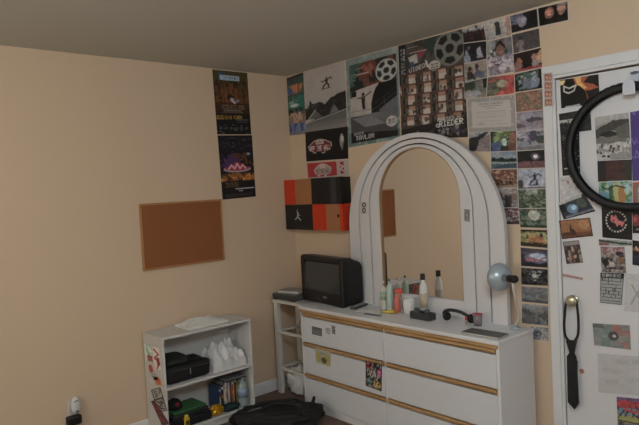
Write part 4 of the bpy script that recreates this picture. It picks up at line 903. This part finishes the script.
# ------------------------------------------------------------------ on the door frame and the door
q = [(543.8, 73.2), (553, 72.3), (553.6, 106), (544.3, 106.8)]; a = N(q, '#968e8b', 4)
for i in range(4):
    y0 = .03+i*.245; a.rect(.1, y0, .9, y0+.215, '#8a6255').ell(.35, y0+.1, .18, .07, '#6b3f35').ell(.66, y0+.12, .17, .065, '#7a4a3c').ell(.36, y0+.11, .11, .045, '#ad8271').ell(.67, y0+.13, .11, .04, '#a97c6a')
sheet('photo_strip', q, a, 'narrow strip of four small booth photos on the door frame', 'photo', 'papers on the door', plane='casing')
DG = 'papers on the door'
def dph(q, paint, label, bg='#333333', cat='photo', k=3, **kw):
    a = N(q, bg, k); a.warp(.018 if cat == 'photo' else .006); paint(a); a.unwarp().mottle(.10 if 'grain' in kw or cat == 'drawing' else .35, .85).soft(1).grain(kw.pop('grain', .12)); 
    if kw.pop('edge_w', 0): a.border(.03, '#8f8b8a')
    nm = {'photo': 'photo_print', 'drawing': 'drawing', 'poster': 'poster', 'paper': 'paper_sheet', 'sticker': 'paper_strip', 'flyer': 'flyer', 'shirt': 'cloth_patch'}[cat]
    return sheet(nm, q, a, label, cat, DG, plane='door', **kw)
def f(a):
    a.poly([(.35, 0), (.75, 0), (.65, .15), (.6, .2), (.85, .3), (1, .45), (.8, .5), (.65, .5), (.72, .75), (.62, .95), (.45, .4)], '#8c3a14').poly([(.4, 0), (.55, 0), (.55, .2), (.7, .4), (.6, .45), (.66, .8), (.5, .5)], '#b8842c').poly([(0, .04), (.15, .04), (.1, .18), (.0, .2)], '#b99f5c').ell(.36, .8, .33, .55, '#0c0b0c')
    a.poly([(.1, .12), (.36, .08), (.42, .32), (.3, .52), (.12, .44)], '#0c0b0c').pl([(.1, .24), (.24, .34), (.42, .26), (.36, .44), (.22, .5), (.1, .42), (.1, .24)], .018, '#9d9896').rect(0, .2, .06, 1, '#121011').poly([(.1, 1), (.12, .95), (.5, .93), (.5, 1)], '#8f8a89')
dph([(560.2, 80.2), (598.8, 74.2), (600.2, 103), (561.6, 108.4)], f, 'black poster with a round bomb shape and orange flames on the door', '#151011', 'poster', 4)
def f(a): a.rect(0, .34, .45, .52, '#8e8987').rect(.78, .2, 1, .36, '#7b7776').text('?????', .8, .22, .18, .12, '#1d1d1e').rect(0, .56, .5, 1, '#171718').rect(.5, .55, 1, .94, '#232221').cloud(7, '#2a2a2a', .6)
dph([(559.2, 114), (590.8, 108.6), (591.9, 130.3), (560.7, 134)], f, 'wide black flyer behind the tyre with a pale stripe', '#1c1b1c', 'flyer', 4)
def f(a): a.cloud(6, '#202022', .5); a.text('?', .1, .08, .25, .1, '#5c5a5c').text('?', .68, .1, .25, .1, '#4c4a4c').dots(16, ['#3c3b3e', '#565458'], .05, .05, .45, .95, .85, .02).rect(.12, .82, .35, .85, '#8d8987').rect(.62, .84, .95, .87, '#7c7876')
dph([(560.7, 132.6), (579.5, 130.2), (580.6, 173.8), (563, 176)], f, 'tall black flyer behind the left side of the tyre', '#121214', 'flyer', 4)
def f(a): a.rect(.1, .3, .6, .34, '#8d8288').line(.2, .8, .6, .6, .02, '#7a7577').pl([(.1, .15), (.4, .2), (.5, .1)], .015, '#7c5c60').ell(.45, .25, .05, .06, '#6a3038').rect(.0, .75, .7, .77, '#a09a9a')
dph([(560.6, 177.2), (577.5, 175.8), (579, 197.4), (561.2, 201)], f, 'pale paper with faint pencil marks below the tall black flyer', '#989394', 'paper')
def f(a): a.grad(0, 1, '#2a2f3c', '#1a2030').poly([(0, 0), (.9, 0), (.85, .12), (.0, .16)], '#8f8c8c').ell(.4, .55, .18, .25, '#476a86').ell(.45, .5, .08, .12, '#7aa0ba').ell(.75, .4, .16, .25, '#3d4238').rect(.1, .8, 1, .93, '#3a3d49').line(.1, .9, 1, .86, .01, '#7d7a80').rect(0, .15, .2, .6, '#12141a')
dph([(558.2, 203), (583.9, 193.6), (595.9, 211.2), (564.1, 219.6)], f, 'tilted dark blue photo just above the orange one on the door', '#20242e')
def f(a): a.grad(0, .7, '#84542e', '#7c4c28').grad(.7, 1, '#6a3f22', '#4d2d1a').ell(.78, .35, .16, .25, '#96643a').poly([(.28, .85), (.3, .5), (.34, .2), (.38, .5), (.46, .6), (.5, .85)], '#38201a').ell(.2, .75, .15, .1, '#45281a').border(.035, '#2a1713')
dph([(559.3, 220.6), (590.3, 217.5), (593.5, 235.9), (562.4, 239)], f, 'orange sunset photo with dark figures and black border on the door', '#7c4c28')
def f(a): a.rect(0, 0, 1, .2, '#6f6b6c'); crowd(a, ['#5a3630', '#2a2224', '#7a6a5c'], .3, .95, 5, .08); a.dots(14, ['#8a7d68', '#4a2a28', '#201c1c'], .06, .05, .3, .95, .95).border(.04, '#4f4b4b')
dph([(563, 241.6), (579.4, 240), (583.6, 262.4), (566.9, 263.9)], f, 'small tilted group photo, third photo down under the tyre', '#3a2c2c')
def f(a): a.cloud(7, '#8d4a42', .45).rect(0, 0, 1, .25, '#9a8f8d').rect(.0, .8, 1, 1, '#8d9a9c')
dph([(563.4, 272.8), (583.5, 277.5), (583, 280), (563, 276.6)], f, 'thin red and white paper strip above the door knob', '#8f6a66', 'sticker')
def f(a): a.grad(0, .3, '#8d8886', '#6d6a69').poly([(0, .3), (.5, .12), (1, .15), (1, .3), (.5, .35), (.0, .5)], '#34312f').ell(.4, .42, .3, .06, '#1e1c1c').rect(.0, .48, .9, .62, '#55524f').poly([(.6, .3), (1, .2), (1, .55), (.65, .5)], '#4a4744').cloud(9, '#8f8a88', .5, .62, .86).dots(26, ['#2f2c2c', '#9a9594'], .03, 0, .62, 1, .85).rect(0, .84, .4, 1, '#8f8b89').ell(.2, .9, .06, .03, '#2b2828').ell(.35, .92, .05, .04, '#1d1b1b').cloud(8, '#6f6b6a', .5, .84, 1, .4)
dph([(595, 117.5), (628.8, 112.4), (632, 158.8), (597.5, 160.4)], f, 'large black and white sketchy photo inside the tyre on the door', '#6d6a69', 'photo', 4)
def f(a): a.cloud(4, '#3a1c1a', .35, 0, 1, .25, .85).rect(.8, 0, 1, 1, '#20241c').rect(0, 0, .25, 1, '#1b1718').rect(.3, .95, .9, 1, '#3c4c50')
dph([(597.7, 161), (632.2, 159.4), (632.4, 180.3), (598.4, 181.8)], f, 'very dark reddish brown photo inside the tyre', '#2a1a19')
def f(a):
    for i in range(11): r = a.rng; x, y = r.rand(), r.rand(); a.pl([(x-.25, y), (x-.1, y+.05*r.rand()), (x, y-.06), (x+.15, y+.03), (x+.22, y-.04)], .018, '#5f4a94')
dph([(630.4, 112.2), (652, 108.6), (655, 179), (633, 181)], f, 'purple sheet with light scribbles at the right part of the tyre', '#341a66', 'drawing', 3)
def f(a): a.cloud(3, '#5f7f88', .45).cloud(4, '#3f6a3c', .55).poly([(.45, .1), (.6, 0), (.62, .8), (.48, .9)], '#8f8a48').ell(.7, .5, .12, .35, '#8a5a1c').ell(.15, .6, .16, .25, '#4a7488').poly([(.3, .2), (.42, .1), (.45, .6), (.32, .9)], '#26502c').ell(.85, .3, .08, .2, '#7f9a94').pl([(.1, .2), (.3, .3), (.5, .15), (.8, .25)], .02, '#252c26')
dph([(598.8, 182.6), (632.4, 181), (633, 208.2), (600, 206.4)], f, 'bright green, blue and yellow cartoon-like print over the black patch', '#7d9088', 'drawing')
def f(a): a.border(.12, '#8f2a22').rect(.3, .2, .7, .9, '#8f8b88').text('??', .32, .4, .36, .3, '#3a3030').line(.5, .1, .5, .9, .04, '#8f2a22')
dph([(633.2, 182.4), (650, 181.4), (650.6, 208.6), (633.6, 208.6)], f, 'red framed small print right of the green cartoon-like one', '#6a4a44', 'drawing')
def f(a):
    asp = a.w/a.h
    for i in range(22):
        if i in (0,): continue
        t = 2*math.pi*i/22; a.ell(.48+.33*math.cos(t), .44+.33*asp*math.sin(t), .028, .03*asp, '#9a9392' if i % 7 else '#5a8a70')
    a.ell(.42, .40, .13, .09, '#a04a50').ell(.58, .48, .16, .07, '#a04a50').ell(.34, .30, .04, .05, '#a04a50').ell(.46, .29, .04, .05, '#a04a50').rect(.48, .5, .54, .6, '#a04a50').rect(.64, .48, .7, .6, '#a04a50').line(.7, .45, .78, .38, .015, '#a04a50').ell(.4, .42, .03, .03, '#1d1012')
    a.cloud(5, '#191717', .6, .8, 1)
dph([(602.2, 206.4), (632.6, 209), (633, 240), (603, 237.2)], f, 'black square cloth with pink animal in a white ring of letters', '#0e0d0e', 'shirt', 4, thick=.003)
def f(a): a.ell(.2, .45, .22, .25, '#6a1c20').ell(.15, .42, .1, .1, '#9a2f30').rect(.2, .8, .9, .86, '#77716d')
dph([(633, 209.2), (651, 211), (651.6, 233.5), (633, 233)], f, 'black print with a red spot at the right edge of the door papers', '#140f10', 'flyer')
def f(a): a.rect(0, .3, 1, .42, '#6a3a28').grad(.6, 1, '#1c2438', '#12131a').dots(6, ['#a0785c'], .05, 0, .3, 1, .42)
dph([(632.8, 240), (652, 243), (653, 268), (632.8, 264.6)], f, 'dark night print with an orange streak, lower right of black cloth', '#191214')
def f(a): a.cloud(7, '#4f6058', .5).line(0, .2, 1, .7, .03, '#2c2c2c').rect(.0, .5, .3, 1, '#6a4040')
dph([(599, 239), (632.5, 241.2), (632.4, 245.6), (599.6, 245.4)], f, 'thin grey printed strip just under the black cloth', '#8b8a86', 'sticker')
def f(a): a.rect(0, 0, 1, .28, '#6b4244').cloud(8, '#8a7072', .5, 0, .3).cloud(5, '#2c2524', .5, .25, 1).cloud(8, '#7c7370', .6, .2, 1).ell(.2, .6, .12, .15, '#1d1a1a').ell(.85, .5, .1, .12, '#6a4a28').rect(.35, .6, .55, .78, '#8d8480').ell(.75, .25, .15, .08, '#241a2a')
dph([(600.8, 246.4), (624.9, 247), (626.6, 273), (602, 272)], f, 'red, grey and black comic-style collage print on the door', '#5a4e4c')
def f(a):
    r = a.rng
    for i in range(9): a.line(.08, .06+i*.105, .92, .06+i*.105, .012, '#26282a')
    for i in range(26): x = r.rand(); y = .06+int(r.rand()*8)*.105; a.line(x, y, x, y+.105, .014, '#26282a')
    a.border(.03, '#26282a').rect(0, 0, 1, .16, '#1d1c1e').text('?????', .06, .03, .8, .1, '#8f8b8b')
dph([(600.8, 272.4), (624.6, 273.4), (622, 304.8), (600.4, 302.4)], f, 'black and white maze-like print on the door', '#7b7d7c', 'drawing', 4)
def f(a): a.pl([(.3, .3), (.5, .55), (.75, .85)], .035, '#77777a').pl([(.8, .2), (.5, .5), (.25, .8)], .035, '#77777a').pl([(.1, .15), (.35, .1), (.6, .2)], .02, '#8a888a').dots(12, ['#85838a'], .015, .1, .6, .9, .98)
dph([(625.5, 273), (650, 275), (652, 313), (624.6, 311)], f, 'white sheet with a large grey X drawing beside the maze print', '#989496', 'drawing')
def f(a): a.cloud(4, '#5c6a66', .45).cloud(4, '#8a5250', .5, 0, 1, .55, 1).ell(.55, .5, .15, .2, '#3f3f42').ell(.58, .5, .05, .07, '#a39f9c').rect(0, 0, .3, .2, '#4b4d4c')
dph([(592.9, 323), (630, 325.2), (631.3, 349.6), (594.6, 344.8)], f, 'faded green and pink photo right of the hanging tie', '#6b6c6a')
def f(a):
    r = a.rng
    for (x, y, w) in ((.4, .1, .25), (.7, .08, .25), (.1, .35, .35), (.15, .62, .3), (.55, .55, .4)):
        for i in range(4): a.pl([(x+i*w/4, y), (x+(i+.3)*w/4, y+.14), (x+(i+.6)*w/4, y+.02), (x+(i+.9)*w/4, y+.13)], .006, '#848284')
    a.line(.2, .8, .6, .76, .006, '#8a8889')
dph([(598, 353), (648, 357), (648, 396), (599, 392)], f, 'white paper with faint pencil writing above the rainbow drawing', '#949193', 'paper', 3, grain=.02)
def f(a):
    for i, c in enumerate(['#5a3a66', '#8c1f26', '#8c1f26', '#4d7078', '#5a7a80', '#7e8040', '#85803a', '#5a5a66', '#4d7078']): a.rect(0, i/9, 1, (i+1)/9, c)
    a.pl([(.0, .22), (.3, .12), (.5, .25), (.9, .2)], .05, '#a02028').pl([(.3, .38), (.6, .45), (.95, .35)], .045, '#a02028').cloud(6, '#3a3040', .62).line(0, .7, 1, .8, .02, '#2c2a30')
dph([(617, 396.4), (645, 399), (647, 432), (618.4, 429)], f, 'rainbow striped crayon drawing at the bottom right of the door', '#4d7078', 'drawing')

# ------------------------------------------------------------------ stickers on dresser and mirror frame
a = A_([(0, 0), (10, 0), (10, 12), (0, 12)], '#4b4b4d'); a.rect(.1, .3, .9, .9, '#5c5c5e'); sticker([(312, 326), (322, 328.5), (322, 336.5), (312, 334)], a, 'dark grey sticker', DRAWERS[0], 'drawer')
a = A_([(0, 0), (6, 0), (6, 12), (0, 12)], '#6f6f72'); a.cloud(3, '#8d8d90', .5); sticker([(325.5, 327.5), (330.5, 328.5), (330, 335), (326, 333)], a, 'light grey sticker', DRAWERS[0], 'drawer')
a = A_([(0, 0), (6, 0), (6, 12), (0, 12)], '#77777a'); a.cloud(3, '#55555a', .5); sticker([(331.5, 325), (335.5, 326), (335.5, 334.5), (332, 333.5)], a, 'small grey sticker', DRAWERS[0], 'drawer')
a = A_([(0, 0), (16, 0), (16, 16), (0, 16)], '#8d8a78'); a.ell(.2, .6, .18, .3, '#8a8040').ell(.75, .6, .2, .35, '#8f8348').ell(.55, .7, .18, .2, '#4a4438').rect(.3, .2, .6, .35, '#77756c'); sticker([(314.8, 347.5), (331.5, 352), (330.5, 367), (316.5, 362.5)], a, 'yellow and grey sticker', DRAWERS[1], 'drawer')
a = A_([(0, 0), (17, 0), (17, 30), (0, 30)], '#35504e', 4); a.cloud(4, '#1c1a20', .5).ell(.25, .2, .2, .12, '#7a2430').rect(0, .1, .12, .35, '#6f2430').ell(.65, .2, .2, .1, '#15181a').ell(.82, .45, .15, .13, '#a03a80').ell(.45, .5, .2, .14, '#8f8d88').ell(.3, .75, .2, .1, '#2c6a6e').ell(.7, .82, .28, .1, '#b08a28').cloud(8, '#8f8078', .64).cloud(9, '#15141a', .66).border(.04, '#2c2a2c'); sticker([(365.6, 359.3), (382.3, 360.2), (381.8, 391.6), (365.8, 385.6)], a, 'colourful comic-style sticker', DRAWERS[1], 'drawer')
a = A_([(0, 0), (5, 0), (5, 12), (0, 12)], '#8d8987', 4); a.ell(.5, .25, .35, .2, '#2b2b2c').ell(.5, .25, .2, .1, '#8d8987').ell(.5, .7, .35, .2, '#2b2b2c').ell(.5, .7, .2, .1, '#8d8987'); sticker([(361.5, 202), (366.5, 202), (366.5, 214), (361.5, 214)], a, 'small black and white sticker', MR, 'mirror')
a = A_([(0, 0), (6, 0), (6, 13), (0, 13)], '#7f7b79', 4); a.cloud(4, '#5a5755', .45).rect(.2, .1, .8, .4, '#6a6664'); sticker([(464.5, 209), (470, 209.5), (469.5, 222), (464.5, 221)], a, 'small grey sticker', MR, 'mirror')
bm = BM()

# ------------------------------------------------------------------ tyre on its hook, tie on the knob
TX, TZ, TR_ = 2.566, 1.664, .280
e = empty('bicycle_tyre', (TX, -.052, TZ)); tag(e, 'black bicycle tyre hanging on a hook on the papered door', 'tyre')
TMt = Matrix.Rotation(math.pi/2, 4, 'X')
rub = mat('black_rubber', '#161617', .55, bump=.3, bscale=150)
pr = [(TR_+.0235*math.cos(t), .0235*math.sin(t)) for t in [math.radians(x) for x in range(-140, 141, 20)]]
pr2 = [(TR_+.020*math.cos(t), .020*math.sin(t)) for t in [math.radians(x) for x in range(140, -141, -20)]]
obj('casing', lathe(BM(), pr+pr2, 72, TMt, closed=True), rub, e, smooth=True)
bm = BM()
for k in range(60):
    m_ = TMt @ Matrix.Rotation(2*math.pi*k/60, 4, 'Z')
    for sy in (-.0145, 0, .0145): box(bm, TR_+.0230-abs(sy)*.32, TR_+.0245-abs(sy)*.32, -.009+(.004 if sy else 0), .009-(.004 if sy else 0), sy-.005, sy+.005, m_)
obj('tread', bm, rub, e)
e = empty('door_hook', (2.590, -.0125, 1.963)); tag(e, 'white adhesive wall hook with blue tip holding the tyre', 'hook')
obj('plate', prism(BM(), [(p[0], p[1]) for p in rrect(-.022, .022, -.035, .055, .02)], -.004, 0, 1), mat('hook_white', '#c7c9d4', .35), e, bevel=.001)
bm = B(-.012, .012, -.078, -.004, -.060, -.053); prism(bm, [(.027*math.cos(math.pi*k/12), .034*math.sin(math.pi*k/12)-.022) for k in range(13)]+[(-.027, -.060), (.027, -.060)], -.084, -.0785, 1)
obj('hook_arm', bm, mat('hook_white', '#c7c9d4', .35), e, bevel=.0015)
obj('tip', prism(BM(), [(.020*math.cos(math.pi*k/10), .007*math.sin(math.pi*k/10)+.046) for k in range(20)], -.010, -.0045, 1), mat('hook_blue', '#4a5672', .4), e)
T_ = empty('necktie', (kx, -.045, kz)); tag(T_, 'black necktie hanging by its loop from the door knob', 'necktie')
tie = mat('black_satin', '#17171b', .45, bump=.1, bscale=400)
def ribbon(pts, wd, t=.003, nrm=None):
    """flat band along pts with widths wd, facing the room"""
    bm = BM(); R = []
    P = [Vector(p) for p in pts]
    for i, p in enumerate(P):
        tg = (P[min(i+1, len(P)-1)]-P[max(i-1, 0)]).normalized(); s = tg.cross(Vector((0, 1, 0))).normalized()*wd[i]/2; n = Vector((0, -t/2, 0))
        R.append([bm.verts.new(p+s+n), bm.verts.new(p-s+n), bm.verts.new(p-s-n), bm.verts.new(p+s-n)])
    for A, Q_ in zip(R[:-1], R[1:]):
        for k in range(4): bm.faces.new((A[k], A[(k+1) % 4], Q_[(k+1) % 4], Q_[k]))
    bm.faces.new(R[0][::-1]); bm.faces.new(R[-1]); return bm
def wp(x, y, d=-.045): v = on(1, d, x, y); return Vector((v.x-kx, d+.045, v.z-kz))
lp = [wp(570.6, 342.5), wp(565.5, 336), wp(564.2, 325), wp(565.2, 310), wp(566.2, 302), wp(568.5, 297.5), wp(571.5, 296.5), wp(574.5, 298), wp(576.4, 303), wp(577.8, 312), wp(578.6, 325), wp(577.6, 336), wp(573.2, 342.5)]
sp_ = spline(lp, 6); obj('neck_loop', ribbon(sp_, [.013]*len(sp_)), tie, T_)
obj('knot', prism(BM(), [(wp(*p).x, wp(*p).z) for p in ((566.5, 340), (576.8, 340.5), (574.3, 353), (570.3, 353))], -.012, .009, 1), tie, T_, bevel=.003)
bl = [(566.9, 356), (569.8, 352.5), (574.4, 352.5), (576.6, 357), (579.2, 403), (574.8, 409.5), (568, 402)]
obj('front_blade', prism(BM(), [(wp(*p).x, wp(*p).z) for p in bl], -.004, .001, 1), tie, T_, bevel=.001)
bl = [(570, 352.5), (574, 352.5), (577.4, 362), (577, 395), (575, 398), (573, 395)]
obj('rear_blade', prism(BM(), [(wp(*p).x, wp(*p).z) for p in bl], .002, .005, 1), tie, T_, bevel=.001)
bm = BM(); lathe(bm, [(0, 0), (.012, 0), (.013, .002), (0, .003)], 16, Matrix.Translation((0, 0, 0)) @ Matrix.Rotation(math.pi/2, 4, 'X'))
p = on(1, -.0125, 582, 371); o = obj('orange_sticker', bm, mat('pale_orange', '#b98065', .6), loc=(p.x, -.0125, p.z)); tag(o, 'tiny round orange sticker on the door right of the tie', 'sticker')

# ------------------------------------------------------------------ light: the room's ceiling lamp behind the viewer, an added front-wall fill, and a dim sky-less surround
ld_ = bpy.data.lights.new('ceiling_lamp', 'POINT'); ld_.energy = 71; ld_.shadow_soft_size = .18; ld_.color = (.78, .92, 1)
lo = bpy.data.objects.new('ceiling_lamp_light', ld_); COL.objects.link(lo); lo.location = (3.45, -2.35, 2.2)
lw = bpy.data.lights.new('added_front_fill', 'AREA'); lw.shape = 'RECTANGLE'; lw.size = 1.3; lw.size_y = 1.1; lw.energy = 43; lw.color = (.76, .91, 1)  # soft fill added on the unseen front wall to brighten back wall and dresser
lo = bpy.data.objects.new('added_front_fill', lw); COL.objects.link(lo); lo.location = (1.7, RY+.06, 1.55); lo.rotation_euler = (math.pi/2, 0, math.pi)
bm = BM()
for (a0, a1, b0, b1) in ((1.0, 1.05, .95, 2.15), (2.35, 2.40, .95, 2.15), (1.05, 2.35, .95, 1.0), (1.05, 2.35, 2.10, 2.15)): box(bm, a0, a1, RY, RY+.03, b0, b1)
struct('added_fill_frame', bm, trim_m)  # frame added around the fill light, no window known there
w = bpy.data.worlds.new('world'); SC.world = w; w.use_nodes = True; w.node_tree.nodes['Background'].inputs[0].default_value = (.5, .5, .55, 1); w.node_tree.nodes['Background'].inputs[1].default_value = .2
vs = SC.view_settings; vs.view_transform = 'Standard'; vs.look = 'None'; vs.gamma = 1; vs.use_curve_mapping = False; vs.exposure = 0
SC.cycles.use_denoising = True
SC.cycles.max_bounces = 8
